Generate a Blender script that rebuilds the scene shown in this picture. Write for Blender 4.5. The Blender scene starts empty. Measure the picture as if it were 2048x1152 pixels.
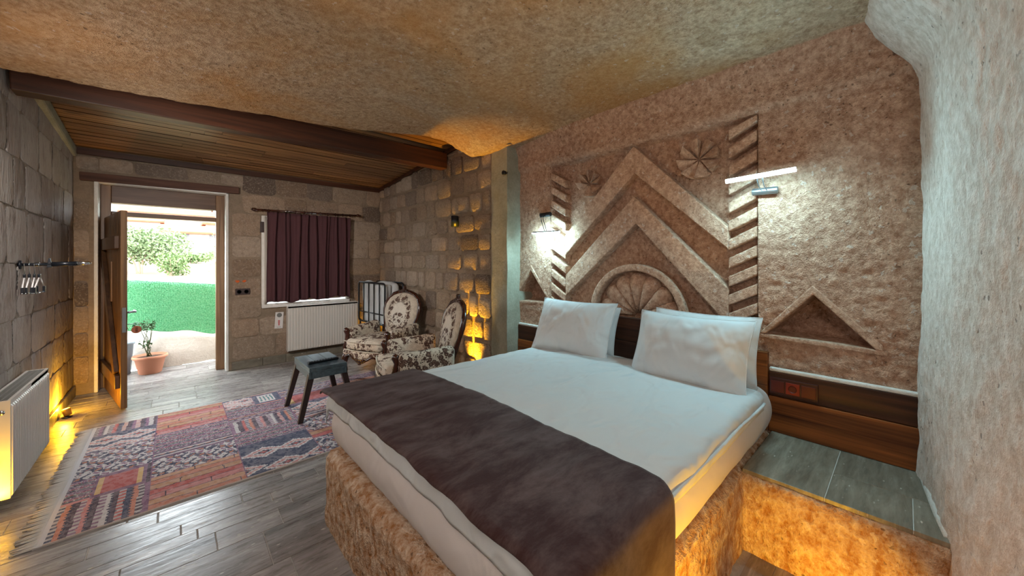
import bpy, bmesh, math, random
import numpy as np
from mathutils import Vector, Matrix, noise

random.seed(7)
RNG = np.random.default_rng(7)
PI = math.pi
SC = bpy.context.scene
COL = SC.collection


def srgb(r, g, b):
    def f(c):
        c /= 255.0
        return c / 12.92 if c <= 0.04045 else ((c + 0.055) / 1.055) ** 2.4
    return (f(r), f(g), f(b), 1.0)


# ------------------------------------------------------------------ camera
HEAD = math.radians(42.8)
cam = bpy.data.cameras.new('camera')
cam.sensor_width = 36.0
cam.lens = 728.0 / 2048.0 * 36.0
cam.shift_y = -53.0 / 2048.0
cam.clip_start = 0.02
cam.clip_end = 2000
camo = bpy.data.objects.new('camera', cam)
camo.location = (0, 0, 1.38)
camo.rotation_euler = (PI / 2, 0, -HEAD)
COL.objects.link(camo)
SC.camera = camo

# ------------------------------------------------------------------ world, exposure
world = bpy.data.worlds.new('world')
SC.world = world
world.use_nodes = True
bg = world.node_tree.nodes['Background']
bg.inputs['Color'].default_value = (0.86, 0.95, 1.0, 1)
bg.inputs['Strength'].default_value = 8.0
SC.view_settings.view_transform = 'Standard'
SC.view_settings.look = 'None'
SC.view_settings.gamma = 1.0
SC.view_settings.use_curve_mapping = False
SC.view_settings.exposure = 1.15
SC.cycles.adaptive_threshold = 0.03
SC.cycles.max_bounces = 6
SC.cycles.diffuse_bounces = 4
SC.cycles.glossy_bounces = 2
SC.cycles.transmission_bounces = 3
SC.cycles.caustics_reflective = False
SC.cycles.caustics_refractive = False
LED_STRENGTH = 170.0
SPOT_W = 0.75         # multiplier of the amber floor spots
FILL_SPOT_W = 85.0   # added unseen fill spot turned to the seating corner
CEIL_W = 20.0         # added fill globe, unseen behind the camera
AMBER = (1.0, 0.50, 0.02)
COOL = (0.46, 0.88, 1.0)


# ------------------------------------------------------------------ mesh helpers
class MB:
    def __init__(self):
        self.v = []
        self.f = []

    def add(self, vs, fs):
        o = len(self.v)
        self.v += [tuple(p) for p in vs]
        self.f += [tuple(i + o for i in f) for f in fs]
        return self

    def box(self, x0, x1, y0, y1, z0, z1):
        return self.add([(x0, y0, z0), (x1, y0, z0), (x1, y1, z0), (x0, y1, z0),
                         (x0, y0, z1), (x1, y0, z1), (x1, y1, z1), (x0, y1, z1)],
                        [(0, 3, 2, 1), (4, 5, 6, 7), (0, 1, 5, 4), (1, 2, 6, 5), (2, 3, 7, 6), (3, 0, 4, 7)])

    def prism(self, pts_a, pts_b):
        n = len(pts_a)
        return self.add(list(pts_a) + list(pts_b),
                        [tuple(range(n - 1, -1, -1)), tuple(range(n, 2 * n))] +
                        [(i, (i + 1) % n, n + (i + 1) % n, n + i) for i in range(n)])

    def prism_x(self, poly, x0, x1):
        return self.prism([(x0, a, b) for a, b in poly], [(x1, a, b) for a, b in poly])

    def prism_y(self, poly, y0, y1):
        return self.prism([(a, y0, b) for a, b in poly], [(a, y1, b) for a, b in poly])

    def prism_z(self, poly, z0, z1):
        return self.prism([(a, b, z0) for a, b in poly], [(a, b, z1) for a, b in poly])

    def bar(self, p, q, w, h, up=(0, 0, 1)):
        p, q = Vector(p), Vector(q)
        d = (q - p).normalized()
        u = Vector(up)
        s = d.cross(u).normalized()
        u = s.cross(d).normalized()
        c = [(-1, -1), (1, -1), (1, 1), (-1, 1)]
        return self.prism([p + s * (a * w / 2) + u * (b * h / 2) for a, b in c],
                          [q + s * (a * w / 2) + u * (b * h / 2) for a, b in c])

    def tube(self, path, r, seg=8, closed=False, flat=1.0):
        path = [Vector(p) for p in path]
        n = len(path)
        rs = r if isinstance(r, (list, tuple)) else [r] * n
        rings = []
        prev = None
        for i, p in enumerate(path):
            if closed:
                t = path[(i + 1) % n] - path[i - 1]
            else:
                t = path[min(i + 1, n - 1)] - path[max(i - 1, 0)]
            t.normalize()
            if prev is None:
                a = Vector((0, 0, 1)) if abs(t.z) < 0.9 else Vector((1, 0, 0))
                s = t.cross(a).normalized()
            else:
                s = prev - t * prev.dot(t)
                s.normalize()
            prev = s.copy()
            b = t.cross(s)
            rings.append([p + (s * math.cos(2 * PI * k / seg) + b * math.sin(2 * PI * k / seg) * flat) * rs[i]
                          for k in range(seg)])
        vs = [v for ring in rings for v in ring]
        fs = []
        m = n if closed else n - 1
        for i in range(m):
            j = (i + 1) % n
            for k in range(seg):
                l = (k + 1) % seg
                fs.append((i * seg + k, i * seg + l, j * seg + l, j * seg + k))
        if not closed:
            fs.append(tuple(range(seg - 1, -1, -1)))
            fs.append(tuple((n - 1) * seg + k for k in range(seg)))
        return self.add(vs, fs)

    def lathe(self, prof, c=(0, 0, 0), seg=20, axis='z', sy=1.0):
        vs, fs = [], []
        n = len(prof)
        for r, h in prof:
            for k in range(seg):
                a = 2 * PI * k / seg
                p = (r * math.cos(a), sy * r * math.sin(a), h)
                if axis == 'y':
                    p = (p[0], p[2], p[1])
                elif axis == 'x':
                    p = (p[2], p[0], p[1])
                vs.append((p[0] + c[0], p[1] + c[1], p[2] + c[2]))
        for i in range(n - 1):
            for k in range(seg):
                l = (k + 1) % seg
                fs.append((i * seg + k, i * seg + l, (i + 1) * seg + l, (i + 1) * seg + k))
        fs.append(tuple(range(seg - 1, -1, -1)))
        fs.append(tuple((n - 1) * seg + k for k in range(seg)))
        return self.add(vs, fs)

    def grid(self, fn, nu, nv, wrap_u=False):
        vs = [fn(i / nu, j / nv) for j in range(nv + 1) for i in range(nu + 1)]
        w = nu + 1
        return self.add(vs, [(j * w + i, j * w + i + 1, (j + 1) * w + i + 1, (j + 1) * w + i)
                             for j in range(nv) for i in range(nu)])

    def rbox(self, c, d, r, n=10, warp=None):
        """box with generously rounded edges: centre c, size d, radius r"""
        hx, hy, hz = d[0] / 2, d[1] / 2, d[2] / 2
        idx = {}
        vs, fs = [], []

        def vert(a, b, e):
            key = (round(a, 5), round(b, 5), round(e, 5))
            if key in idx:
                return idx[key]
            p = Vector((a * hx, b * hy, e * hz))
            q = Vector((max(-hx + r, min(hx - r, p.x)), max(-hy + r, min(hy - r, p.y)), max(-hz + r, min(hz - r, p.z))))
            dv = p - q
            if dv.length > 1e-9:
                p = q + dv.normalized() * r
            if warp:
                p = Vector(warp(p))
            vs.append((p.x + c[0], p.y + c[1], p.z + c[2]))
            idx[key] = len(vs) - 1
            return idx[key]
        # non uniform stations: dense at the rounded borders

        def stations(h):
            e = min(0.999, r / h) if h > 0 else 0.5
            o = [-1 + e * t for t in (0, .25, .5, .75, 1)]
            m = [o[-1] + (2 * (1 - e)) * t / n for t in range(1, n)]
            s = o + m + [-q for q in reversed(o)]
            return s
        sx, sy, sz = stations(hx), stations(hy), stations(hz)
        for s in (-1, 1):
            for A, B, mk in ((sx, sy, lambda a, b: (a, b, s)), (sy, sz, lambda a, b: (s, a, b)), (sz, sx, lambda a, b: (b, s, a))):
                for i in range(len(A) - 1):
                    for j in range(len(B) - 1):
                        q = [vert(*mk(A[i], B[j])), vert(*mk(A[i + 1], B[j])), vert(*mk(A[i + 1], B[j + 1])), vert(*mk(A[i], B[j + 1]))]
                        if len(set(q)) < 3:
                            continue
                        fs.append(tuple(q) if s > 0 else tuple(reversed(q)))
        return self.add(vs, fs)

    def mesh(self, name, mat=None, smooth=False):
        me = bpy.data.meshes.new(name)
        me.from_pydata(self.v, [], self.f)
        if mat:
            me.materials.append(mat)
        if smooth:
            me.polygons.foreach_set('use_smooth', [True] * len(me.polygons))
        me.update()
        return me

    def build(self, name, mat, parent=None, smooth=False, bevel=0.0, seg=2, fix=True):
        me = self.mesh(name, mat, smooth)
        if fix:
            bm = bmesh.new()
            bm.from_mesh(me)
            bmesh.ops.recalc_face_normals(bm, faces=bm.faces)
            bm.to_mesh(me)
            bm.free()
        return link(name, me, parent, bevel, seg)


def link(name, me, parent=None, bevel=0.0, seg=2):
    o = bpy.data.objects.new(name, me)
    COL.objects.link(o)
    if parent is not None:
        o.parent = parent
    if bevel:
        b = o.modifiers.new('bevel', 'BEVEL')
        b.width = bevel
        b.segments = seg
        b.limit_method = 'ANGLE'
        b.angle_limit = math.radians(35)
    return o


def thing(name, label, cat, loc=(0, 0, 0), rz=0.0, group=None, kind=None):
    o = bpy.data.objects.new(name, None)
    o.empty_display_size = 0.05
    COL.objects.link(o)
    o.location = loc
    o.rotation_euler = (0, 0, rz)
    return tag(o, label, cat, group, kind)


def tag(o, label=None, cat=None, group=None, kind=None):
    if label:
        o['label'] = label
    if cat:
        o['category'] = cat
    if group:
        o['group'] = group
    if kind:
        o['kind'] = kind
    return o


def struct(o, label, cat=None):
    return tag(o, label, cat, None, 'structure')


def empty_struct(name, label, cat=None):
    o = bpy.data.objects.new(name, None)
    o.empty_display_size = 0.05
    COL.objects.link(o)
    return struct(o, label, cat)


# vectorised value noise
def vnoise(x, y, seed=0):
    xi, yi = np.floor(x).astype(np.int64), np.floor(y).astype(np.int64)
    fx, fy = x - xi, y - yi
    fx, fy = fx * fx * (3 - 2 * fx), fy * fy * (3 - 2 * fy)

    def h(a, b):
        n = (a * 374761393 + b * 668265263 + seed * 1442695041) & 0xFFFFFFFF
        n = ((n ^ (n >> 13)) * 1274126177) & 0xFFFFFFFF
        return ((n ^ (n >> 16)) & 0xFFFF) / 65535.0
    return (h(xi, yi) * (1 - fx) + h(xi + 1, yi) * fx) * (1 - fy) + (h(xi, yi + 1) * (1 - fx) + h(xi + 1, yi + 1) * fx) * fy


def fbm(x, y, s, octv=4, seed=0, gain=0.5):
    x, y = np.asarray(x, float), np.asarray(y, float)
    t, a, n = 0.0, 1.0, 0.0
    for k in range(octv):
        t = t + a * vnoise(x * s * 2 ** k + 13.7 * k, y * s * 2 ** k + 7.1 * k, seed + k)
        n += a
        a *= gain
    return t / n - 0.5


def np_grid(name, P, mat, parent=None, smooth=True):
    """P: (nv,nu,3) array of points -> grid mesh"""
    nv, nu, _ = P.shape
    idx = np.arange(nv * nu).reshape(nv, nu)
    q = np.stack([idx[:-1, :-1], idx[:-1, 1:], idx[1:, 1:], idx[1:, :-1]], -1).reshape(-1, 4)
    me = bpy.data.meshes.new(name)
    me.vertices.add(nv * nu)
    me.vertices.foreach_set('co', P.reshape(-1).astype(np.float32))
    me.loops.add(q.size)
    me.loops.foreach_set('vertex_index', q.reshape(-1).astype(np.int32))
    me.polygons.add(len(q))
    me.polygons.foreach_set('loop_start', (np.arange(len(q)) * 4).astype(np.int32))
    me.polygons.foreach_set('use_smooth', np.full(len(q), smooth))
    me.update(calc_edges=True)
    me.validate()
    me.materials.append(mat)
    return link(name, me, parent)


# ------------------------------------------------------------------ material helpers
class NT:
    def __init__(self, name, rough=0.8, spec=0.3, metal=0.0, color=None):
        self.m = bpy.data.materials.new(name)
        self.m.use_nodes = True
        self.t = self.m.node_tree
        self.b = self.t.nodes['Principled BSDF']
        self.b.inputs['Roughness'].default_value = rough
        self.b.inputs['Specular IOR Level'].default_value = spec
        self.b.inputs['Metallic'].default_value = metal
        if color:
            self.b.inputs['Base Color'].default_value = color

    def n(self, typ, props=None, **ins):
        nd = self.t.nodes.new('ShaderNode' + typ)
        for k, v in (props or {}).items():
            setattr(nd, k, v)
        for k, v in ins.items():
            key = int(k[1:]) if k[0] == 'i' and k[1:].isdigit() else k.replace('_', ' ')
            self.put(nd.inputs[key], v)
        return nd

    def put(self, sock, v):
        if isinstance(v, bpy.types.NodeSocket):
            self.t.links.new(v, sock)
        else:
            sock.default_value = v

    def pos(self):
        return self.n('NewGeometry').outputs['Position']

    def obj(self):
        return self.n('TexCoord').outputs['Object']

    def rnd(self):
        return self.n('ObjectInfo').outputs['Random']

    def mapping(self, vec, scale=(1, 1, 1), loc=(0, 0, 0)):
        return self.n('Mapping', Vector=vec, Scale=scale, Location=loc).outputs[0]

    def noise(self, vec, scale, detail=4, rough=0.55, dist=0.0):
        return self.n('TexNoise', Vector=vec, Scale=scale, Detail=detail, Roughness=rough, Distortion=dist).outputs['Fac']

    def voro(self, vec, scale, feat='F1', out='Distance', rand=1.0):
        return self.n('TexVoronoi', {'feature': feat}, Vector=vec, Scale=scale, Randomness=rand).outputs[out]

    def ramp(self, fac, stops, interp='LINEAR'):
        nd = self.n('ValToRGB', None, Fac=fac)
        r = nd.color_ramp
        r.interpolation = interp
        while len(r.elements) < len(stops):
            r.elements.new(0.5)
        for e, (p, c) in zip(r.elements, stops):
            e.position = p
            e.color = c if len(c) == 4 else (*c, 1)
        return nd.outputs['Color']

    def mask(self, fac, a, b):
        return self.n('MapRange', None, Value=fac, i1=a, i2=b).outputs[0]

    def mix(self, fac, a, b, mode='MIX'):
        nd = self.t.nodes.new('ShaderNodeMix')
        nd.data_type = 'RGBA'
        nd.blend_type = mode
        self.put(nd.inputs[0], fac)
        self.put(nd.inputs[6], a)
        self.put(nd.inputs[7], b)
        return nd.outputs[2]

    def math(self, op, a, b=0.0, c=0.0):
        nd = self.n('Math', {'operation': op})
        for i, v in enumerate((a, b, c)):
            self.put(nd.inputs[i], v)
        return nd.outputs[0]

    def color(self, c):
        self.put(self.b.inputs['Base Color'], c)
        return self

    def rough(self, v):
        self.put(self.b.inputs['Roughness'], v)
        return self

    def bump(self, height, strength=0.5, dist=0.01, normal=None):
        nd = self.n('Bump', None, Height=height, Strength=strength, Distance=dist)
        if normal is not None:
            self.put(nd.inputs['Normal'], normal)
        self.put(self.b.inputs['Normal'], nd.outputs[0])
        return nd.outputs[0]


def flat(name, color, rough=0.6, spec=0.3, metal=0.0):
    return NT(name, rough, spec, metal, color).m


def rock_mat(name, c1, c2, c3, stain=None, stain_amt=0.0, vscale=(1, 1, 1), pit=1.0, bump=0.6, gs=30, gr=0.8, dk=0.5):
    k = NT(name, 0.92, 0.15)
    p = k.mapping(k.pos(), vscale)
    big = k.noise(p, 2.2, 3, 0.65)
    mid = k.noise(p, gs, 4, gr)
    c = k.mix(k.mask(big, 0.35, 0.65), c1, c2)
    c = k.mix(k.mask(mid, 0.36, 0.66), k.mix(dk, c, srgb(104, 70, 50)), c3)
    if stain:
        st = k.noise(k.mapping(k.pos(), (1.0, 1.0, 1.0), (3.1, 1.7, 0)), 0.9, 3, 0.65, 0.6)
        c = k.mix(k.math('MULTIPLY', k.mask(st, 0.42, 0.66), stain_amt), c, k.mix(0.25, stain, c))
        c = k.mix(k.math('MULTIPLY', k.mask(st, 0.36, 0.24), stain_amt), c, srgb(120, 84, 44))
    dn = k.n('TexNoise', None, Vector=p, Scale=44.0, Detail=2.0)
    q = k.n('VectorMath', {'operation': 'MULTIPLY_ADD'}, i0=dn.outputs['Color'], i1=(0.05, 0.05, 0.05), i2=p).outputs[0]
    v1 = k.n('TexVoronoi', None, Vector=q, Scale=26.0)
    s1 = k.n('SeparateColor', None, Color=v1.outputs['Color'])
    size = k.n('MapRange', None, Value=s1.outputs[1], i3=0.08, i4=0.30).outputs[0]
    pm = k.math('MULTIPLY', k.math('LESS_THAN', v1.outputs['Distance'], size), k.mask(s1.outputs[0], 0.55, 0.6))
    c = k.mix(k.math('MULTIPLY', pm, 0.42), c, srgb(222, 210, 200))
    pt = k.math('MULTIPLY', k.mask(dn.outputs['Fac'], 0.33, 0.28), k.mask(big, 0.42, 0.55))
    c = k.mix(k.math('MULTIPLY', pt, 0.6 * pit), c, srgb(66, 46, 36))
    k.color(c)
    h = k.math('ADD', mid, k.math('MULTIPLY', big, 0.6))
    h = k.math('SUBTRACT', h, k.math('MULTIPLY', pt, 0.5 * pit))
    k.bump(h, bump, 0.045)
    return k.m


def wood_mat(name, dark, light, axis='x', rough=0.45, spec=0.4, grain=22, scale=1.0, use_obj=False, vary=0.35, bump=0.25):
    k = NT(name, rough, spec)
    vec = k.obj() if use_obj else k.pos()
    r = k.rnd()
    off = k.n('CombineXYZ', None, X=k.math('MULTIPLY', r, 17.0), Y=k.math('MULTIPLY', r, 9.0), Z=k.math('MULTIPLY', r, 5.0)).outputs[0]
    vec = k.n('VectorMath', {'operation': 'ADD'}, i0=vec, i1=off).outputs[0]
    sc = {'x': (0.9, grain, grain), 'y': (grain, 0.9, grain), 'z': (grain, grain, 0.9)}[axis]
    g = k.noise(k.mapping(vec, tuple(s * scale for s in sc)), 1.0, 3, 0.65, 0.6)
    sc2 = {'x': (0.8, 6, 6), 'y': (6, 0.8, 6), 'z': (6, 6, 0.8)}[axis]
    w = k.noise(k.mapping(vec, tuple(s * scale for s in sc2)), 1.0, 2, 0.5, 1.2)
    c = k.ramp(g, [(0.28, dark), (0.72, light)])
    c = k.mix(k.math('MULTIPLY', k.mask(w, 0.52, 0.7), 0.6), c, dark)
    kn = k.voro(k.mapping(vec, {'x': (1.6, 5, 5), 'y': (5, 1.6, 5), 'z': (5, 5, 1.6)}[axis]), 1.0)
    c = k.mix(k.math('MULTIPLY', k.mask(kn, 0.13, 0.06), 0.8), c, tuple(x * 0.35 for x in dark[:3]) + (1,))
    c = k.mix(k.math('MULTIPLY', r, vary), c, dark)
    k.color(c)
    k.bump(g, bump, 0.004)
    return k.m


# ------------------------------------------------------------------ materials
M = {}
M['rock_wall'] = rock_mat('rock_wall', srgb(204, 160, 136), srgb(190, 144, 118), srgb(212, 176, 152), bump=0.75)
M['rock_ceiling'] = rock_mat('rock_ceiling', srgb(200, 172, 144), srgb(190, 162, 132), srgb(212, 188, 160), stain=srgb(190, 130, 52), stain_amt=0.72, bump=0.8)
M['rock_near'] = rock_mat('rock_near', srgb(222, 206, 194), srgb(214, 194, 180), srgb(232, 220, 212), vscale=(1.15, 1.15, 0.75), bump=0.4, gs=26, gr=0.72, dk=0.22)
M['rock_carved'] = rock_mat('rock_carved', srgb(206, 166, 142), srgb(196, 154, 130), srgb(214, 180, 156), pit=0.7, bump=0.5)
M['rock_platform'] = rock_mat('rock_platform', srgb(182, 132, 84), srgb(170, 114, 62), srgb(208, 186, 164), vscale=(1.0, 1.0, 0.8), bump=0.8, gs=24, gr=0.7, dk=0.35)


def stone_mat():
    k = NT('stone_block', 0.9, 0.15)
    p = k.pos()
    r = k.rnd()
    base = k.ramp(r, [(0.0, srgb(150, 132, 114)), (0.22, srgb(132, 116, 102)), (0.40, srgb(166, 150, 134)), (0.56, srgb(156, 134, 114)),
                      (0.68, srgb(110, 96, 86)), (0.80, srgb(172, 156, 140)), (0.92, srgb(140, 118, 98)), (1.0, srgb(96, 84, 76))])
    n1 = k.noise(p, 16, 4, 0.75)
    n2 = k.noise(p, 60, 2, 0.7)
    c = k.mix(k.math('MULTIPLY', k.mask(n1, 0.45, 0.75), 0.55), base, srgb(92, 78, 68))
    c = k.mix(k.math('MULTIPLY', k.mask(n2, 0.5, 0.75), 0.4), c, srgb(196, 182, 166))
    k.color(c)
    h = k.math('ADD', n1, k.math('MULTIPLY', n2, 0.5))
    k.bump(h, 0.9, 0.02)
    return k.m


M['stone'] = stone_mat()


def mortar_mat(name, a, b, s=1.0):
    k = NT(name, 0.95, 0.1)
    p = k.pos()
    n1 = k.noise(p, 5 * s, 3, 0.7)
    n2 = k.noise(p, 45 * s, 3, 0.7)
    k.color(k.mix(k.mask(k.math('ADD', n1, k.math('MULTIPLY', n2, 0.5)), 0.5, 1.0), a, b))
    k.bump(k.math('ADD', n2, n1), 0.6, 0.012)
    return k.m


M['mortar'] = mortar_mat('mortar', srgb(120, 105, 90), srgb(150, 133, 115))
M['mortar_pale'] = mortar_mat('mortar_pale', srgb(138, 126, 116), srgb(170, 156, 142))
M['plaster'] = mortar_mat('plaster', srgb(212, 210, 204), srgb(228, 226, 222))
M['concrete'] = mortar_mat('concrete', srgb(140, 138, 122), srgb(168, 164, 148))
M['grout'] = mortar_mat('grout', srgb(150, 146, 140), srgb(180, 176, 170))
M['ground'] = mortar_mat('ground', srgb(206, 196, 184), srgb(222, 214, 204), 0.6)


def left_stone():
    k = NT('worn_stone', 0.9, 0.2)
    p = k.mapping(k.pos(), (1, 1, 0.35))
    r = k.rnd()
    n1 = k.noise(p, 8, 4, 0.7, 0.5)
    n2 = k.noise(p, 34, 3, 0.7)
    base = k.ramp(r, [(0, srgb(170, 160, 152)), (0.35, srgb(152, 140, 134)), (0.7, srgb(182, 174, 168)), (1, srgb(140, 128, 120))])
    c = k.mix(k.math('MULTIPLY', k.mask(n1, 0.5, 0.68), 0.7), base, srgb(186, 180, 176))
    c = k.mix(k.math('MULTIPLY', k.mask(n1, 0.42, 0.3), 0.6), c, srgb(92, 74, 64))
    c = k.mix(k.math('MULTIPLY', k.mask(n2, 0.55, 0.75), 0.5), c, srgb(106, 90, 82))
    k.color(c)
    k.bump(k.math('ADD', n1, k.math('MULTIPLY', n2, 0.6)), 0.7, 0.02)
    return k.m


M['worn_stone'] = left_stone()


def travertine(name, ca, cb, cc, rough=(0.22, 0.46)):
    k = NT(name, 0.35, 0.5)
    r = k.rnd()
    off = k.n('CombineXYZ', None, X=k.math('MULTIPLY', r, 23.0), Y=k.math('MULTIPLY', r, 11.0), Z=0.0).outputs[0]
    p = k.n('VectorMath', {'operation': 'ADD'}, i0=k.pos(), i1=off).outputs[0]
    v = k.noise(k.mapping(p, (2.2, 15, 5)), 1.0, 4, 0.7, 0.5)
    w = k.noise(k.mapping(p, (7, 40, 9)), 1.0, 3, 0.7)
    c = k.ramp(v, [(0.28, ca), (0.5, cb), (0.72, cc)])
    c = k.mix(k.math('MULTIPLY', k.mask(w, 0.48, 0.75), 0.5), c, ca)
    c = k.mix(k.math('MULTIPLY', r, 0.45), c, k.mix(0.5, ca, (0.02, 0.02, 0.02, 1)))
    hole = k.voro(k.mapping(p, (14, 40, 20)), 1.0)
    hm = k.math('MULTIPLY', k.mask(hole, 0.16, 0.08), k.mask(w, 0.45, 0.6))
    c = k.mix(k.math('MULTIPLY', hm, 0.7), c, srgb(214, 206, 194))
    k.color(c)
    k.rough(k.n('MapRange', None, Value=w, i1=0.35, i2=0.7, i3=rough[0], i4=rough[1]).outputs[0])
    k.bump(k.math('SUBTRACT', k.math('MULTIPLY', w, 0.5), hm), 0.35, 0.006)
    return k.m


M['floor_tile'] = travertine('floor_tile', srgb(92, 86, 84), srgb(146, 140, 138), srgb(188, 182, 178))
M['step_tile'] = travertine('step_tile', srgb(96, 88, 76), srgb(132, 126, 112), srgb(160, 154, 140), (0.3, 0.55))

M['beam'] = wood_mat('beam_wood', srgb(40, 22, 14), srgb(84, 46, 26), 'x', 0.5, 0.35, vary=0.1)
M['ceil_plank'] = wood_mat('ceiling_plank_wood', srgb(78, 46, 24), srgb(206, 156, 104), 'x', 0.30, 0.5, grain=64, vary=0.55)
M['groove'] = flat('groove_shade', srgb(44, 26, 16), 0.8, 0.1)  # shade of the gaps between boards, painted as dark chamfer faces
M['lintel'] = wood_mat('lintel_wood', srgb(62, 42, 36), srgb(108, 78, 66), 'x', 0.7, 0.2, vary=0.1)
M['door_wood_v'] = wood_mat('door_wood_upright', srgb(70, 46, 26), srgb(128, 92, 54), 'z', 0.4, 0.4, vary=0.3)
M['door_dark'] = wood_mat('door_brace_wood', srgb(48, 32, 22), srgb(92, 62, 38), 'z', 0.4, 0.4, vary=0.2)
M['frame_wood'] = wood_mat('frame_wood', srgb(92, 66, 46), srgb(146, 112, 80), 'z', 0.45, 0.4, vary=0.2)
M['frame_wood_x'] = wood_mat('frame_wood_level', srgb(78, 56, 44), srgb(124, 94, 74), 'x', 0.45, 0.4, vary=0.2)
M['head_wood'] = wood_mat('headboard_wood', srgb(38, 22, 18), srgb(96, 56, 34), 'y', 0.5, 0.3, grain=26, vary=0.3)
M['panel_wood'] = wood_mat('panel_wood', srgb(62, 30, 14), srgb(160, 96, 46), 'y', 0.5, 0.3, grain=24, vary=0.1)
M['stool_wood'] = wood_mat('stool_wood', srgb(34, 42, 48), srgb(74, 88, 94), 'y', 0.3, 0.5, grain=20, use_obj=True, vary=0.2)
M['stool_leg'] = wood_mat('stool_leg_wood', srgb(26, 18, 18), srgb(50, 36, 32), 'z', 0.4, 0.4, use_obj=True, vary=0.1)
M['carved_wood'] = wood_mat('carved_wood', srgb(34, 16, 12), srgb(78, 40, 28), 'z', 0.18, 0.6, use_obj=True, vary=0.1, bump=0.1)


def fabric(name, col, rough=0.9, weave=900, bump=0.15, sheen=0.0, mottled=None, wrinkle=0.0):
    k = NT(name, rough, 0.15)
    p = k.pos()
    w = k.noise(p, weave * 0.35, 2, 0.5)
    c = col
    if mottled:
        n = k.noise(k.mapping(p, (1.0, 2.2, 1)), 4.0, 5, 0.75, 0.3)
        c = k.mix(k.mask(n, 0.40, 0.70), col, mottled)
    k.color(c)
    if sheen:
        k.b.inputs['Sheen Weight'].default_value = sheen
    if wrinkle:
        w1 = k.noise(k.mapping(p, (4.0, 7.0, 4.5)), 1.0, 2, 0.5, 0.5)
        nb = k.bump(w1, wrinkle, 0.08)
        k.bump(w, bump, 0.002, nb)
    else:
        k.bump(w, bump, 0.002)
    return k.m


M['white_cloth'] = fabric('white_cloth', srgb(198, 202, 204), wrinkle=0.55)
M['sheet_cloth'] = fabric('sheet_cloth', srgb(204, 198, 196), wrinkle=0.25)
M['runner'] = fabric('runner_velvet', srgb(54, 32, 32), 0.7, 700, 0.2, 0.06, srgb(90, 76, 76))
M['curtain'] = fabric('curtain_cloth', srgb(82, 54, 58), 0.85, 500, 0.2)
M['lining'] = fabric('curtain_lining', srgb(196, 188, 176))


def floral(name, medallion=False):
    k = NT(name, 0.85, 0.15)
    p = k.obj()
    cream = k.mix(k.mask(k.noise(p, 30, 2), 0.4, 0.6), srgb(206, 194, 178), srgb(190, 178, 162))
    # quilted diamonds
    sx = k.n('SeparateXYZ', None, Vector=p)
    q1 = k.math('ADD', k.math('ADD', sx.outputs[0], sx.outputs[1]), sx.outputs[2])
    q2 = k.math('SUBTRACT', k.math('ADD', sx.outputs[0], sx.outputs[1]), sx.outputs[2])
    d1 = k.math('ABSOLUTE', k.math('SINE', k.math('MULTIPLY', q1, 130.0)))
    d2 = k.math('ABSOLUTE', k.math('SINE', k.math('MULTIPLY', q2, 130.0)))
    quilt = k.math('MINIMUM', d1, d2)
    c = k.mix(k.math('MULTIPLY', k.mask(quilt, 0.3, 0.05), 0.3), cream, srgb(140, 124, 108))
    wob = k.n('TexNoise', None, Vector=p, Scale=45.0, Detail=2.0)
    pv = k.n('VectorMath', {'operation': 'MULTIPLY_ADD'}, i0=wob.outputs['Color'], i1=(0.022, 0.022, 0.022), i2=p).outputs[0]
    cell = k.voro(pv, 23.0)
    sel = k.n('SeparateColor', None, Color=k.voro(pv, 23.0, 'F1', 'Color')).outputs[0]
    petal = k.mask(cell, 0.58, 0.50)
    ring = k.math('ABSOLUTE', k.math('SUBTRACT', cell, 0.24))
    ringm = k.mask(ring, 0.045, 0.02)
    leaf = k.mask(k.voro(pv, 55), 0.42, 0.34)
    if medallion:
        ex = k.math('DIVIDE', sx.outputs[0], 0.155)
        ez = k.math('DIVIDE', k.math('SUBTRACT', sx.outputs[2], 0.70), 0.20)
        rr = k.math('SQRT', k.math('ADD', k.math('MULTIPLY', ex, ex), k.math('MULTIPLY', ez, ez)))
        band = k.mask(k.math('ABSOLUTE', k.math('SUBTRACT', rr, 0.95)), 0.30, 0.18)
        ez2 = k.math('DIVIDE', k.math('SUBTRACT', sx.outputs[2], 0.645), 0.12)
        r2 = k.math('SQRT', k.math('ADD', k.math('MULTIPLY', ex, ex), k.math('MULTIPLY', ez2, ez2)))
        cen = k.mask(r2, 0.62, 0.5)
        gate = k.math('MAXIMUM', band, cen)
        inner = k.mask(rr, 0.8, 0.7)
        c = k.mix(k.math('MULTIPLY', inner, 0.5), c, srgb(222, 216, 206))
    else:
        g = k.noise(k.mapping(p, (1, 1, 1), (2, 1, 4)), 5.5, 1)
        gate = k.mask(g, 0.40, 0.43)
    fl = k.math('MULTIPLY', k.math('MULTIPLY', k.math('MAXIMUM', k.math('MULTIPLY', petal, k.mask(sel, 0.25, 0.3)), leaf), gate), 0.94)
    dark = k.mix(sel, srgb(48, 26, 24), srgb(74, 46, 40))
    c = k.mix(fl, c, dark)
    c = k.mix(k.math('MULTIPLY', k.math('MULTIPLY', ringm, fl), 0.6), c, srgb(170, 146, 128))
    k.color(c)
    k.bump(k.math('ADD', k.math('MULTIPLY', quilt, 0.6), fl), 0.3, 0.004)
    return k.m


M['floral'] = floral('floral_upholstery')
M['floral_back'] = floral('floral_back_upholstery', True)
M['piping'] = flat('piping_cord', srgb(200, 190, 174), 0.8)

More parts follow.
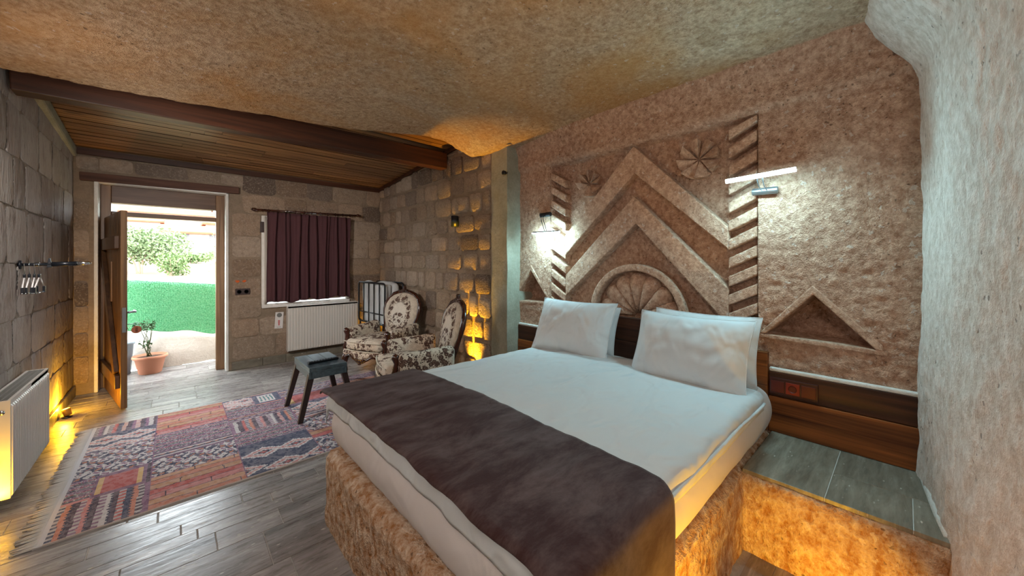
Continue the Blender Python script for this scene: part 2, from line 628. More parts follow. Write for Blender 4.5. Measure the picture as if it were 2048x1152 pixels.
M['enamel'] = flat('radiator_enamel', srgb(206, 202, 196), 0.35, 0.5)
M['grille'] = flat('radiator_grille', srgb(128, 128, 124), 0.5, 0.4)
M['black_metal'] = flat('black_metal', srgb(24, 26, 32), 0.35, 0.5, 0.3)
M['chrome'] = flat('chrome', srgb(200, 206, 210), 0.2, 0.5, 1.0)
M['steel'] = flat('brushed_steel', srgb(150, 156, 160), 0.35, 0.5, 0.9)
M['brass'] = flat('brass', srgb(200, 160, 90), 0.35, 0.5, 0.9)
M['sconce'] = flat('sconce_paint', srgb(24, 36, 46), 0.4, 0.5)
M['plastic'] = flat('black_plastic', srgb(8, 9, 12), 0.5, 0.12)
M['button'] = flat('grey_rubber', srgb(90, 94, 100), 0.6)
M['socket'] = flat('socket_plastic', srgb(58, 22, 18), 0.35, 0.5)
M['socket_dark'] = flat('socket_module', srgb(82, 26, 18), 0.3, 0.5)
M['socket_red'] = flat('socket_module_red', srgb(120, 34, 20), 0.3, 0.5)
M['switch'] = flat('switch_brown', srgb(62, 48, 46), 0.4, 0.4)
M['card'] = flat('white_card', srgb(214, 210, 208), 0.7)
M['red_print'] = flat('red_print', srgb(190, 40, 36), 0.7)
M['grey_print'] = flat('grey_print', srgb(110, 110, 108), 0.7)
M['mark_orange'] = flat('mark_orange', srgb(206, 96, 44), 0.8)
M['terracotta'] = flat('terracotta', srgb(196, 132, 104), 0.8)
M['grey_pot'] = flat('grey_pot', srgb(150, 160, 168), 0.6)
M['soil'] = flat('soil', srgb(80, 62, 50), 0.95)
M['leaf'] = flat('rose_leaf', srgb(64, 92, 56), 0.6)
M['stem'] = flat('plant_stem', srgb(84, 92, 60), 0.7)
M['tag'] = flat('key_tag_wood', srgb(150, 90, 66), 0.6)
M['rubber'] = flat('rubber', srgb(30, 30, 32), 0.8)
M['fringe'] = flat('fringe_cotton', srgb(196, 192, 188), 0.9)


def glass_mat():
    k = NT('pane_glass', 0.02, 0.5)
    tr = k.n('BsdfTransparent', None, Color=(0.95, 0.99, 1.0, 1))
    gl = k.n('BsdfGlossy', None, Roughness=0.02)
    mx = k.n('MixShader', None, Fac=0.08)
    k.put(mx.inputs[1], tr.outputs[0])
    k.put(mx.inputs[2], gl.outputs[0])
    k.put(k.t.nodes['Material Output'].inputs['Surface'], mx.outputs[0])
    return k.m


M['glass'] = glass_mat()


def emit(name, col, s):
    k = NT(name, 0.5, 0.2, 0, col)
    k.b.inputs['Emission Color'].default_value = col
    k.b.inputs['Emission Strength'].default_value = s
    return k.m


M['led'] = emit('led_diffuser', (*COOL, 1), LED_STRENGTH)
M['led_fill'] = emit('led_fill_diffuser', (1.0, 0.90, 0.84, 1), LED_STRENGTH * 0.5)  # glow shared by the added fill bars and the added fill spot
M['amber_lens'] = emit('amber_lens', (*AMBER, 1), 12.0)
M['fill_globe'] = emit('opal_fill', (1.0, 0.90, 0.80, 1), CEIL_W)


def colattr(name, rough=0.95):
    k = NT(name, rough, 0.1)
    a = k.n('VertexColor', {'layer_name': 'col'}).outputs['Color']
    w = k.noise(k.pos(), 220, 2, 0.5)
    k.color(k.mix(k.math('MULTIPLY', k.mask(w, 0.4, 0.7), 0.25), a, k.mix(0.5, a, (0.6, 0.6, 0.62, 1))))
    k.bump(w, 0.3, 0.003)
    return k.m


M['rug'] = colattr('woven_rug')


def turf():
    k = NT('artificial_turf', 0.8, 0.2)
    n = k.noise(k.mapping(k.pos(), (1, 1, 1)), 60, 4, 0.7)
    k.color(k.mix(k.mask(n, 0.35, 0.7), srgb(88, 172, 120), srgb(146, 214, 166)))
    k.bump(n, 0.5, 0.01)
    return k.m


M['turf'] = turf()
M['hill'] = mortar_mat('dry_hill', srgb(128, 122, 120), srgb(142, 136, 132), 0.02)
M['dry'] = mortar_mat('dry_slope', srgb(112, 96, 72), srgb(134, 116, 88), 0.2)
M['house_wall'] = mortar_mat('house_wall', srgb(150, 142, 136), srgb(166, 158, 152), 0.05)
M['roof_tile'] = mortar_mat('roof_tile', srgb(128, 72, 54), srgb(144, 84, 62), 0.3)
M['house_dark'] = flat('house_window', srgb(90, 86, 88), 0.5)
M['tree_leaf'] = flat('tree_leaf', srgb(100, 116, 80), 0.8)
M['tree_leaf_b'] = flat('shrub_leaf', srgb(92, 112, 68), 0.8)
M['bark'] = flat('bark', srgb(150, 130, 110), 0.9)

# ================================================================== STRUCTURE
XL, XS, XH, YB = -0.77, 2.45, 2.62, 5.80       # left wall, stone side wall, headboard wall, door wall
ZP = 0.38                                       # platform top


def wood_z(y):
    return 2.56 + (YB - y) * 0.09


# ---- floor
floor = empty_struct('floor', 'walnut travertine plank floor of the cave room')
MB().box(-1.3, 3.0, -1.7, 6.62, -0.2, -0.003).build('grout_bed', M['grout'], floor)


def tile_mesh():
    b = MB()
    t = 0.5
    i = 0.494
    b.add([(-t, -t, -1), (t, -t, -1), (t, t, -1), (-t, t, -1), (-t, -t, -.25), (t, -t, -.25), (t, t, -.25), (-t, t, -.25),
           (-i, -i, 0), (i, -i, 0), (i, i, 0), (-i, i, 0)],
          [(0, 1, 5, 4), (1, 2, 6, 5), (2, 3, 7, 6), (3, 0, 4, 7), (4, 5, 9, 8), (5, 6, 10, 9), (6, 7, 11, 10), (7, 4, 8, 11), (8, 9, 10, 11)])
    return b.mesh('tile', M['floor_tile'])


TILE = tile_mesh()


def tile_row(y0, y1, x0, x1, parent, lens, start=None, z=0.0, me=TILE, name='tile'):
    x = x0 if start is None else start
    while x < x1 - 0.02:
        l = random.choice(lens) * random.uniform(0.9, 1.1)
        xe = min(x1, x + l)
        if x1 - xe < 0.08:
            xe = x1
        a = max(x, x0)
        if xe - a > 0.01:
            o = link(name, me, parent)
            g = 0.0025
            o.location = ((a + xe) / 2, (y0 + y1) / 2, z)
            o.scale = (xe - a - g, y1 - y0 - g, 0.014)
        x = xe


edges = [2.79, 2.68, 2.575, 2.48, 2.39, 2.23, 1.955]
y = 1.955
while y > -1.6:
    y -= random.choice([0.10, 0.16, 0.27, 0.10])
    edges.append(y)
edges.reverse()
y = 2.79
while y < 6.55:
    y += random.choice([0.10, 0.16, 0.26, 0.30, 0.16])
    edges.append(min(y, 6.6))
for a, b in zip(edges[:-1], edges[1:]):
    x0, x1 = (XL, XS) if b < YB + 0.02 else (-1.2, 1.4)
    if b > YB + 0.02 and a < YB + 0.3:
        x0, x1 = -0.62, 0.49
    if b <= 2.05:
        x1 = 0.66
        if b <= 0.56:
            x1 = 2.05
    tile_row(a, b, x0, x1, floor, [0.30, 0.42, 0.55, 0.62], start=x0 - random.uniform(0, 0.4))

# ---- stone blocks


def block_mesh(seed, mat, name='stone_block'):
    rg = random.Random(seed)
    b = MB()
    st = [-0.5, -0.36, 0.36, 0.5]
    vs = []
    for j in range(4):
        for i in range(4):
            edge = (i in (0, 3)) + (j in (0, 3))
            d = [1.0, 0.72, 0.45][edge] + rg.uniform(-0.16, 0.16)
            sh = 0.0 if not edge else 0.025
            cx = -0.045 * (1 if i == 3 else -1) if edge == 2 else 0
            cz = -0.045 * (1 if j == 3 else -1) if edge == 2 else 0
            vs.append((st[i] + rg.uniform(-sh, sh) + cx, -d, st[j] + rg.uniform(-sh, sh) + cz))
    ring = [0, 1, 2, 3, 7, 11, 15, 14, 13, 12, 8, 4]
    fs = [(j * 4 + i, j * 4 + i + 1, j * 4 + i + 5, j * 4 + i + 4) for j in range(3) for i in range(3)]
    for q in ring:
        vs.append((vs[q][0], 0.4, vs[q][2]))
    for t in range(12):
        a, c = ring[t], ring[(t + 1) % 12]
        fs.append((a, 16 + t, 16 + (t + 1) % 12, c))
    b.add(vs, fs)
    return b.mesh(name, mat, True)


BLK = [block_mesh(i, M['stone']) for i in range(8)]
BLKW = [block_mesh(20 + i, M['worn_stone']) for i in range(6)]


def lay_blocks(parent, meshes, frame, a0, a1, z0, z1, ch, wmin, wmax, gap, depth, holes=(), ztop=None):
    """frame(a) -> (x, y, rz); a runs along the wall"""
    z = z0
    while z < z1 - 0.05:
        h = ch * random.uniform(0.88, 1.12)
        zt = min(z + h, z1)
        free = [(a0, a1)]
        for (ha, hb, hz0, hz1) in holes:
            if zt > hz0 + 0.03 and z < hz1 - 0.03:
                nf = []
                for (p, q) in free:
                    if hb <= p or ha >= q:
                        nf.append((p, q))
                        continue
                    if ha > p:
                        nf.append((p, ha))
                    if hb < q:
                        nf.append((hb, q))
                free = nf
        for (p, q) in free:
            a = p - random.uniform(0, wmin * 0.5) if p == a0 else p
            while a < q - 0.03:
                w = random.uniform(wmin, wmax)
                e = a + w
                if q - e < wmin * 0.6:
                    e = q
                s = max(a, p)
                if e - s > 0.05:
                    top = zt if ztop is None else min(zt, ztop((s + e) / 2) - 0.015)
                    if top - z > 0.06:
                        x, y, rz = frame((s + e) / 2)
                        o = link('stone_block', random.choice(meshes), parent)
                        o.location = (x, y, (z + top) / 2)
                        o.rotation_euler = (0, 0, rz)
                        o.scale = (e - s - gap * random.uniform(0.6, 1.4), depth * random.uniform(0.6, 1.4), top - z - gap * random.uniform(0.6, 1.4))
                a = e
        z = zt


# ---- door wall
DX0, DX1, DZ = -0.625, 0.497, 2.25              # door opening
WX0, WX1, WZ0, WZ1 = 0.87, 1.93, 0.80, 1.99     # window opening
YO = YB + 0.36
b = MB()
for (x0, x1, z0, z1) in ((-1.1, DX0, 0, 3.0), (DX0, DX1, DZ, 3.0), (DX1, WX0, 0, 3.0), (WX0, WX1, 0, WZ0), (WX0, WX1, WZ1, 3.0), (WX1, 2.9, 0, 3.0)):
    b.box(x0, x1, YB, YO, z0, z1)
wall_back = struct(b.build('wall_back', M['mortar'], fix=False), 'door wall of squared tuff blocks with a doorway and curtained window')
lay_blocks(wall_back, BLK, lambda a: (a, YB, 0), XL, XS, 0.11, 2.555, 0.265, 0.26, 0.52, 0.018, 0.013,
           holes=((DX0 - 0.03, DX1 + 0.03, 0, DZ + 0.02), (WX0 - 0.03, WX1 + 0.03, WZ0 - 0.03, WZ1 + 0.03), (-0.74, 0.64, 2.23, 2.56)))
lay_blocks(wall_back, BLK, lambda a: (a, YB, 0), XL + 0.02, 0.66, 2.335, 2.485, 0.15, 0.22, 0.46, 0.016, 0.011)
# white plaster reveals of the doorway and the window
b = MB()
for s, xa in ((1, DX0), (-1, DX1)):
    b.add([], [])
    b.box(min(xa, xa + s * 0.03), max(xa, xa + s * 0.03), YB - 0.015, YO, 0, DZ)
b.box(DX0, DX1, YB - 0.015, YO, DZ - 0.03, DZ)
struct(b.build('trim_1', M['plaster'], bevel=0.008), 'rough white plaster lining the doorway')
b = MB()
b.box(WX0 - 0.03, WX0 + 0.03, YB - 0.02, YO, WZ0, WZ1)
b.box(WX1 - 0.03, WX1 + 0.03, YB - 0.02, YO, WZ0, WZ1)
b.box(WX0, WX1, YB - 0.02, YO, WZ1 - 0.03, WZ1)
b.box(WX0 - 0.03, WX1 + 0.03, YB - 0.04, YO, WZ0 - 0.04, WZ0 + 0.02)
struct(b.build('trim_2', M['plaster'], bevel=0.01), 'rough white plaster lining the curtained window')

# ---- left wall
wall_left = struct(MB().box(XL - 0.3, XL, -1.6, YO, -0.05, 3.0).build('wall_left', M['mortar_pale']), 'worn grey stone wall beside the open door')
lay_blocks(wall_left, BLKW, lambda a: (XL, a, PI / 2), 3.2, YB - 0.02, 0.11, 2.60, 0.33, 0.24, 0.46, 0.006, 0.008)
# ---- side wall of stone blocks
wall_side = struct(MB().box(XS, XS + 0.5, 2.93, YO, -0.05, 3.0).build('wall_side', M['mortar']), 'rough block wall behind the armchairs')
lay_blocks(wall_side, BLK, lambda a: (XS, a, -PI / 2), 2.95, YB - 0.01, 0.05, 2.70, 0.235, 0.17, 0.38, 0.042, 0.026, ztop=lambda a: wood_z(a) - 0.02)
# ---- concrete pillar edge
pil = MB()
N = 24
pil.grid(lambda u, v: (XS - 0.012 + 0.008 * noise.noise((u * 3, v * 9, 1.0)), 2.95 - 0.245 * u, 0.0 + 2.62 * v), 8, N)
pil.grid(lambda u, v: (XS - 0.012 + 0.008 * noise.noise((3, v * 9, 1.0)) + 0.4 * u, 2.705, 2.62 * v), 4, N)
struct(pil.build('pillar', M['concrete'], None, True, fix=False), 'smooth greenish cement pier between block wall and carved wall')

# ---- skirting
b = MB()
base_b = empty_struct('baseboard_back', 'travertine skirting along the door wall')
x = DX1 + 0.03
while x < XS - 0.02:
    e = min(XS, x + random.uniform(0.22, 0.36))
    MB().box(x, e - 0.004, YB - 0.018, YB, 0.001, 0.105).build('tile', M['step_tile'], base_b, bevel=0.003)
    x = e
base_l = empty_struct('baseboard_left', 'travertine skirting along the worn stone wall')
y = 3.2
while y < YB - 0.03:
    e = min(YB, y + random.uniform(0.25, 0.4))
    MB().box(XL, XL + 0.022, y, e - 0.004, 0.001, 0.105).build('tile', M['step_tile'], base_l, bevel=0.003)
    y = e

# ---- headboard wall: carved rock as relief
NY, NZ = 400, 340
Yv = np.linspace(-0.25, 2.96, NY)
Zv = np.linspace(0.0, 2.75, NZ)
GY, GZ = np.meshgrid(Yv, Zv)


def sstep(a, b, x):
    t = np.clip((x - a) / (b - a), 0, 1)
    return t * t * (3 - 2 * t)


def tri_sd(P, tri):
    """signed distance like value, >0 inside a convex polygon given counter-clockwise or not"""
    c = np.mean(tri, axis=0)
    d = None
    for i in range(len(tri)):
        p, q = np.array(tri[i]), np.array(tri[(i + 1) % len(tri)])
        e = (q - p) / np.linalg.norm(q - p)
        nrm = np.array([-e[1], e[0]])
        if np.dot(c - p, nrm) < 0:
            nrm = -nrm
        v = (P[0] - p[0]) * nrm[0] + (P[1] - p[1]) * nrm[1]
        d = v if d is None else np.minimum(d, v)
    return d


SY0, SY1, SY2, SY3 = 0.617, 0.775, 2.10, 2.285  # slat columns, right then left
XR = XH + 0.085
hx = np.full_like(GY, XH)
inM = (sstep(SY0 - 0.004, SY0 + 0.004, GY)) * (1 - sstep(SY3 - 0.004, SY3 + 0.004, GY)) * (1 - sstep(2.275, 2.295, GZ)) * sstep(0.93, 0.94, GZ)
hx += inM * (XR - XH)
# field with the rosettes is a little shallower than the recess between the chevrons
ros = sstep(-0.01, 0.01, GZ - (1.60 + np.abs(0))) * 0
NICHE_R = [(0.348, 1.19), (0.568, 0.944), (0.10, 0.930)]
NICHE_L = [(2.545, 1.285), (2.775, 0.975), (2.32, 1.00)]
for tri in (NICHE_R, NICHE_L):
    sd = tri_sd((GY, GZ), tri)
    hx += sstep(-0.004, 0.008, sd) * 0.17 + np.clip(sd, 0, 0.1) * 0.8
cove = sstep(2.28, 2.33, GZ)
hx -= cove * 0.03 + sstep(2.42, 2.62, GZ) * 0.06
hx += 0.03 * fbm(GY, GZ, 3.0, 5, 3) + 0.012 * fbm(GY, GZ, 22.0, 4, 9)
# rougher, flaked patch on the plain field beside the bed
flake = sstep(0.62, 0.45, GY) * sstep(1.75, 1.2, GZ)
hx += flake * 0.03 * np.abs(fbm(GY, GZ * 1.6, 9.0, 4, 31))
P = np.stack([hx, GY, GZ], -1)[:, ::-1]
wall_right = struct(np_grid('wall_right', P, M['rock_wall']), 'carved pink tuff wall behind the bed head')


def rock_prism(name, poly, x0, x1, parent=wall_right, mat='rock_carved', bevel=0.007):
    return MB().prism_x(poly, x0, x1).build(name, M[mat], parent, bevel=bevel)


XF = XH - 0.004
rock_prism('chevron_band', [(2.11, 1.62), (1.437, 2.279), (0.775, 1.60), (0.775, 1.458), (1.43, 2.068), (2.11, 1.435)], XF, XR + 0.03)
rock_prism('chevron_band', [(2.11, 1.255), (1.437, 1.89), (0.775, 1.206), (0.775, 0.966), (1.42, 1.675), (2.11, 1.065)], XF + 0.004, XR + 0.03)
# herringbone bars
z = 0.86
while z < 2.28:
    p = [(SY1, z), (SY0, z + 0.08), (SY0, z + 0.147), (SY1, z + 0.067)]
    p = [(a, min(c, 2.285)) for a, c in p]
    if p[2][1] - p[1][1] > 0.02:
        rock_prism('carved_bar', p, XF + 0.003, XR + 0.03)
    z += 0.1185
z = 0.98
while z < 2.40:
    p = [(SY3, z), (SY2 + 0.01, z - 0.105), (SY2 + 0.01, z - 0.035), (SY3, z + 0.07)]
    p = [(a, min(c, 2.288)) for a, c in p]
    if p[3][1] - p[0][1] > 0.02:
        rock_prism('carved_bar', p, XF + 0.003, XR + 0.03)
    z += 0.131
# rosettes
for (cy, cz, R, a0) in ((1.89, 2.065, 0.115, 0.2), (0.978, 2.092, 0.135, 0.1)):
    for i in range(8):
        a = a0 + i * PI / 4
        g = 0.07
        p0 = (cy + 0.012 * math.cos(a + PI / 8), cz + 0.012 * math.sin(a + PI / 8))
        p1 = (cy + R * math.cos(a + g), cz + R * math.sin(a + g))
        p2 = (cy + R * 1.02 * math.cos(a + PI / 8), cz + R * 1.02 * math.sin(a + PI / 8))
        p3 = (cy + R * math.cos(a + PI / 4 - g * 0.3), cz + R * math.sin(a + PI / 4 - g * 0.3))
        bk = XR + 0.03
        MB().add([(bk - 0.055, *p0), (bk - 0.035, *p1), (bk - 0.075, *p2), (bk - 0.115, *p3),
                  (bk, *p0), (bk, *p1), (bk, *p2), (bk, *p3)],
                 [(0, 1, 2), (0, 2, 3), (0, 4, 5, 1), (1, 5, 6, 2), (2, 6, 7, 3), (3, 7, 4, 0), (7, 6, 5, 4)]).build('rosette_petal', M['rock_carved'], wall_right, bevel=0.003)
# shell
SCY, SCZ = 1.435, 0.955
ro, ri = 0.405, 0.352
arc = [math.radians(t) for t in range(0, 181, 6)]
poly = [(SCY - ro * math.cos(t), SCZ + ro * math.sin(t)) for t in arc] + [(SCY - ri * math.cos(t), SCZ + ri * math.sin(t)) for t in reversed(arc)]
rock_prism('shell_rim', poly, XF - 0.005, XR + 0.03, bevel=0.012)
for i in range(7):
    a = math.radians(12.9 + i * 25.7)
    L, half = 0.335, math.radians(11.3)
    d = (-math.cos(a), math.sin(a))
    nrm = (-d[1], d[0])
    rad = 0.068
    cl = L - rad
    out = [(SCY + d[0] * 0.02, SCZ + d[1] * 0.02)]
    for t in range(-6, 7):
        th = t / 6 * (PI / 2 + 0.22)
        out.append((SCY + d[0] * (cl + rad * math.cos(th)) + nrm[0] * rad * math.sin(th), SCZ + d[1] * (cl + rad * math.cos(th)) + nrm[1] * rad * math.sin(th)))
    mid = (SCY + d[0] * cl * 0.85, SCZ + d[1] * cl * 0.85)
    n = len(out)
    inner = [(mid[0] + (q[0] - mid[0]) * 0.72, mid[1] + (q[1] - mid[1]) * 0.72) for q in out]
    vs = [(XR + 0.03, *q) for q in out] + [(XR - 0.03, *q) for q in out] + [(XR - 0.058, *q) for q in inner] + [(XR - 0.066, *mid)]
    fs = [(k, (k + 1) % n, n + (k + 1) % n, n + k) for k in range(n)] + [(n + k, n + (k + 1) % n, 2 * n + (k + 1) % n, 2 * n + k) for k in range(n)] + [(2 * n + k, 2 * n + (k + 1) % n, 3 * n) for k in range(n)]
    MB().add(vs, fs).build('shell_petal', M['rock_carved'], wall_right, True)
# raised chevron frames above the two niches
rock_prism('niche_frame', [(0.60, 0.950), (0.352, 1.245), (0.075, 0.955), (0.075, 0.925), (0.10, 0.930), (0.348, 1.195), (0.572, 0.944)], XH - 0.010, XH + 0.05)
rock_prism('niche_frame', [(2.815, 0.985), (2.545, 1.345), (2.285, 1.02), (2.305, 1.0), (2.545, 1.29), (2.785, 0.97)], XH - 0.010, XH + 0.05)
rock_prism('niche_sill', [(0.60, 0.918), (0.60, 0.945), (0.06, 0.930), (0.06, 0.903)], XH - 0.008, XH + 0.05)
rock_prism('niche_sill', [(2.82, 0.945), (2.82, 0.972), (2.29, 0.997), (2.29, 0.97)], XH - 0.008, XH + 0.05)

# ---- near wall on the camera's right
path = [(2.80, -0.03), (2.60, -0.055), (2.35, -0.085), (2.1, -0.115), (1.85, -0.165), (1.6, -0.24), (1.35, -0.34), (1.1, -0.46), (0.8, -0.62), (0.4, -0.85), (0.0, -1.05), (-0.5, -1.2), (-1.0, -1.3)]
pa = np.array(path)
seg = np.concatenate([[0], np.cumsum(np.hypot(*np.diff(pa, axis=0).T))])
S = np.concatenate([np.linspace(0, 1.7, 140), np.linspace(1.74, seg[-1], 60)])
px, py = np.interp(S, seg, pa[:, 0]), np.interp(S, seg, pa[:, 1])
Z = np.linspace(0, 2.9, 160)
SX, ZZ = np.meshgrid(S, Z)
PX, PY = np.meshgrid(px, Z)[0], np.meshgrid(py, Z)[0]
d = 0.05 * fbm(SX, ZZ, 1.4, 4, 5) + 0.014 * fbm(SX * 2.2, ZZ * 0.9, 14, 4, 6)
top = sstep(2.22, 2.62, ZZ) * 0.20
foot = sstep(0.75, 0.0, ZZ) * 0.04
PY = PY + d + top + foot
wall_near = struct(np_grid('wall_near', np.stack([PX, PY, ZZ], -1), M['rock_near']), 'pale chiselled tuff wall at the foot of the step')
struct(MB().box(-1.2, 1.5, -1.9, -1.35, -0.05, 3.0).build('wall_rear', M['mortar_pale']), 'plain wall behind the viewer')

# ---- cave ceiling
nx, ny = 190, 200
U = np.linspace(-1.05, 2.80, nx)
V = np.linspace(0, 1, ny)
lipx = [-1.1, -0.70, -0.34, 0.0, 0.5, 1.19, 1.6, 1.85, 2.0, 2.3, 2.45, 2.8]
lipz = [2.49, 2.491, 2.497, 2.517, 2.555, 2.605, 2.625, 2.63, 2.60, 2.485, 2.52, 2.55]
lipy = [3.52, 3.52, 3.50, 3.50, 3.50, 3.47, 3.36, 3.22, 3.17, 3.13, 3.05, 3.02]
UX, VY = np.meshgrid(U, V)
ly = np.interp(UX, lipx, lipy) + 0.05 * fbm(UX, UX * 0 + 3.3, 9, 4, 77)
lz = np.interp(UX, lipx, lipz)
vv = 1 - (1 - VY) ** 1.25
CYY = -1.5 + (ly + 1.5) * vv
zb = 2.585 + 0.0 * UX
w = sstep(1.1, 0.0, ly - CYY)
CZ = zb * (1 - w) + lz * w + 0.05 * fbm(UX, CYY, 1.1, 4, 15) * (1 - 0.6 * w) + 0.014 * fbm(UX, CYY, 13, 4, 16)
CZ = CZ - sstep(0.55, 0.0, CYY + 0.1) * sstep(2.9, 1.2, UX) * 0.0
C = np.stack([UX, CYY, CZ], -1)
lip = C[-1].copy()
rows = [C]
for dz, dy in ((0.02, 0.012), (0.06, 0.02), (0.15, 0.0), (0.5, 0.0)):
    r = lip.copy()
    r[:, 2] = lip[:, 2] + dz
    r[:, 1] = lip[:, 1] + dy
    rows.append(r[None])
ceil = np.concatenate(rows, 0)
ceiling = struct(np_grid('ceiling', ceil[::-1], M['rock_ceiling']), 'low cave ceiling of chiselled ochre tuff')
struct(MB().box(-1.2, 3.1, -1.9, 6.3, 3.0, 3.2).build('roof', M['mortar']), 'roof slab closing the room above the boards')

# ---- wooden ceiling
wood_ceiling = empty_struct('ceiling_boarding', 'varnished pine boarding sloping down to the door wall')
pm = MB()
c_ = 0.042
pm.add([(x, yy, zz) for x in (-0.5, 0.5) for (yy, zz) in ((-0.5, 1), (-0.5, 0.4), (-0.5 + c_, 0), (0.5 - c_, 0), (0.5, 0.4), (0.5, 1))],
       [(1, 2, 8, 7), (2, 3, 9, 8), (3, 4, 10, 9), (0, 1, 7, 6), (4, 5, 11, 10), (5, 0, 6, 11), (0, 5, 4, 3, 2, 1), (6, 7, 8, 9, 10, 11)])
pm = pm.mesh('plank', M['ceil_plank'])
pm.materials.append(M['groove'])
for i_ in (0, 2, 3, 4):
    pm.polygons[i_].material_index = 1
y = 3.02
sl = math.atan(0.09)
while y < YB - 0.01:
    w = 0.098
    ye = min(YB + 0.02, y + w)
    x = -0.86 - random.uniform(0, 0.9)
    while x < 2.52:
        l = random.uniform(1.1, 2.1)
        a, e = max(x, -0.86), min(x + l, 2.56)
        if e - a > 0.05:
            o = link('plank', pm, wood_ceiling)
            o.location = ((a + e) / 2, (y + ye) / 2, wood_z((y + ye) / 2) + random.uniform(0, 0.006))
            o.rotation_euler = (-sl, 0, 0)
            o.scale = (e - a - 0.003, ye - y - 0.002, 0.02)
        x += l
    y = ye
struct(MB().bar((-0.745, 3.78, 2.530), (2.425, 3.84, 2.602), 0.13, 0.19).build('beam', M['beam'], bevel=0.008), 'thick dark wooden beam under the edge of the cave ceiling')
b = MB()
b.box(-0.80, XS, YB - 0.035, YB, 2.49, 2.555)
struct(b.build('trim_3', M['beam'], bevel=0.004), 'dark wooden batten where the boarding meets the door wall')
b = MB().bar((XS - 0.02, 3.4, wood_z(3.4) - 0.03), (XS - 0.02, YB, wood_z(YB) - 0.03), 0.035, 0.05)
struct(b.build('trim_4', M['beam'], bevel=0.004), 'dark wooden batten along the top of the block wall')
b = MB().bar((XL + 0.02, 3.85, wood_z(3.85) - 0.05), (XL + 0.0, YB, wood_z(YB) - 0.05), 0.06, 0.11)
struct(b.build('trim_5', M['concrete'], bevel=0.02), 'pale plaster fillet under the boarding above the worn wall')
struct(MB().bar((-0.72, YB - 0.02, 2.262), (0.60, YB - 0.02, 2.282), 0.06, 0.085).build('lintel', M['lintel'], bevel=0.006), 'weathered wooden lintel over the doorway')

# ---- rock platform under the bed


def rough_box(x0, x1, y0, y1, z0, z1, res, amp, rnd=0.015, faces='all'):
    b = MB()
    idx = {}

    def vert(p):
        key = tuple(round(q, 4) for q in p)
        if key not in idx:
            v = Vector(p)
            nv = noise.noise_vector(v * 9.0) * amp + noise.noise_vector(v * 34.0) * amp * 0.5
            # ease the corners
            ex = min(v.x - x0, x1 - v.x) < 1e-4
            ey = min(v.y - y0, y1 - v.y) < 1e-4
            ez = abs(v.z - z1) < 1e-4
            c = Vector(((x0 + x1) / 2, (y0 + y1) / 2, (z0 + z1) / 2))
            if ex + ey + ez >= 2:
                s = Vector((math.copysign(1, c.x - v.x) if ex else 0, math.copysign(1, c.y - v.y) if ey else 0, -1 if ez else 0))
                v = v + s * rnd
            if ez and not (ex or ey):
                nv.z *= 0.25
            b.v.append(tuple(v + nv))
            idx[key] = len(b.v) - 1
        return idx[key]

    def face(o, du, dv):
        nu = max(1, round(Vector(du).length / res))
        nv_ = max(1, round(Vector(dv).length / res))
        for j in range(nv_):
            for i in range(nu):
                q = []
                for (a, c) in ((i, j), (i + 1, j), (i + 1, j + 1), (i, j + 1)):
                    q.append(vert(tuple(o[k] + du[k] * a / nu + dv[k] * c / nv_ for k in range(3))))
                b.f.append(tuple(q))
    X, Y_, Zd = x1 - x0, y1 - y0, z1 - z0
    face((x0, y1, z0), (0, -Y_, 0), (0, 0, Zd))
    face((x0, y0, z0), (X, 0, 0), (0, 0, Zd))
    face((x1, y1, z0), (-X, 0, 0), (0, 0, Zd))
    face((x0, y0, z1), (X, 0, 0), (0, Y_, 0))
    return b


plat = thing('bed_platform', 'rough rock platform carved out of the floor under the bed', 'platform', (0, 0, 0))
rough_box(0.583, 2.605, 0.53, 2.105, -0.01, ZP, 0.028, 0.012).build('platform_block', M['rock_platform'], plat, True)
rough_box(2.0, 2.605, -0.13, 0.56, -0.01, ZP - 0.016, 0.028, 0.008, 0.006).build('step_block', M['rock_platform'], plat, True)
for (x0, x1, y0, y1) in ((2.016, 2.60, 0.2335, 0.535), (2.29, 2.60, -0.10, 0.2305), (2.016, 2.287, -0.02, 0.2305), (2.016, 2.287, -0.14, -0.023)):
    MB().box(x0, x1, y0, y1, ZP - 0.018, ZP).build('tile', M['step_tile'], plat, bevel=0.0015)
MB().box(2.02, 2.60, -0.13, 0.53, ZP - 0.02, ZP - 0.003).build('grout', M['plaster'], plat)
pl = MB()
pl.tube([(2.58, -0.055, ZP), (2.4, -0.075, ZP), (2.2, -0.095, ZP + 0.002), (2.05, -0.11, ZP)], [0.014, 0.018, 0.02, 0.015], 8)
pl.build('plaster_seam', M['plaster'], plat, True)
# ================================================================== DOOR AND WINDOW
YD = YB + 0.14
df = empty_struct('door_frame', 'brown wooden door frame with a glazed transom')
MB().box(DX0 + 0.03, DX0 + 0.11, YD, YD + 0.10, 0, DZ - 0.03).build('jamb', M['frame_wood'], df, bevel=0.006)
MB().box(DX1 - 0.115, DX1 - 0.03, YD, YD + 0.10, 0, DZ - 0.03).build('jamb', M['frame_wood'], df, bevel=0.006)
MB().box(DX0 + 0.11, DX1 - 0.115, YD, YD + 0.10, 2.03, DZ - 0.03).build('head_rail', M['frame_wood_x'], df, bevel=0.006)
MB().box(DX0 + 0.11, DX1 - 0.115, YD, YD + 0.10, 1.885, 1.935).build('transom_bar', M['frame_wood_x'], df, bevel=0.006)
MB().box(DX0 + 0.11, DX1 - 0.115, YD + 0.045, YD + 0.051, 1.935, 2.03).build('pane', M['glass'], df)
MB().box(DX1 - 0.118, DX1 - 0.112, YD + 0.02, YD + 0.045, 1.18, 1.38).build('strike_plate', M['brass'], df, bevel=0.002)

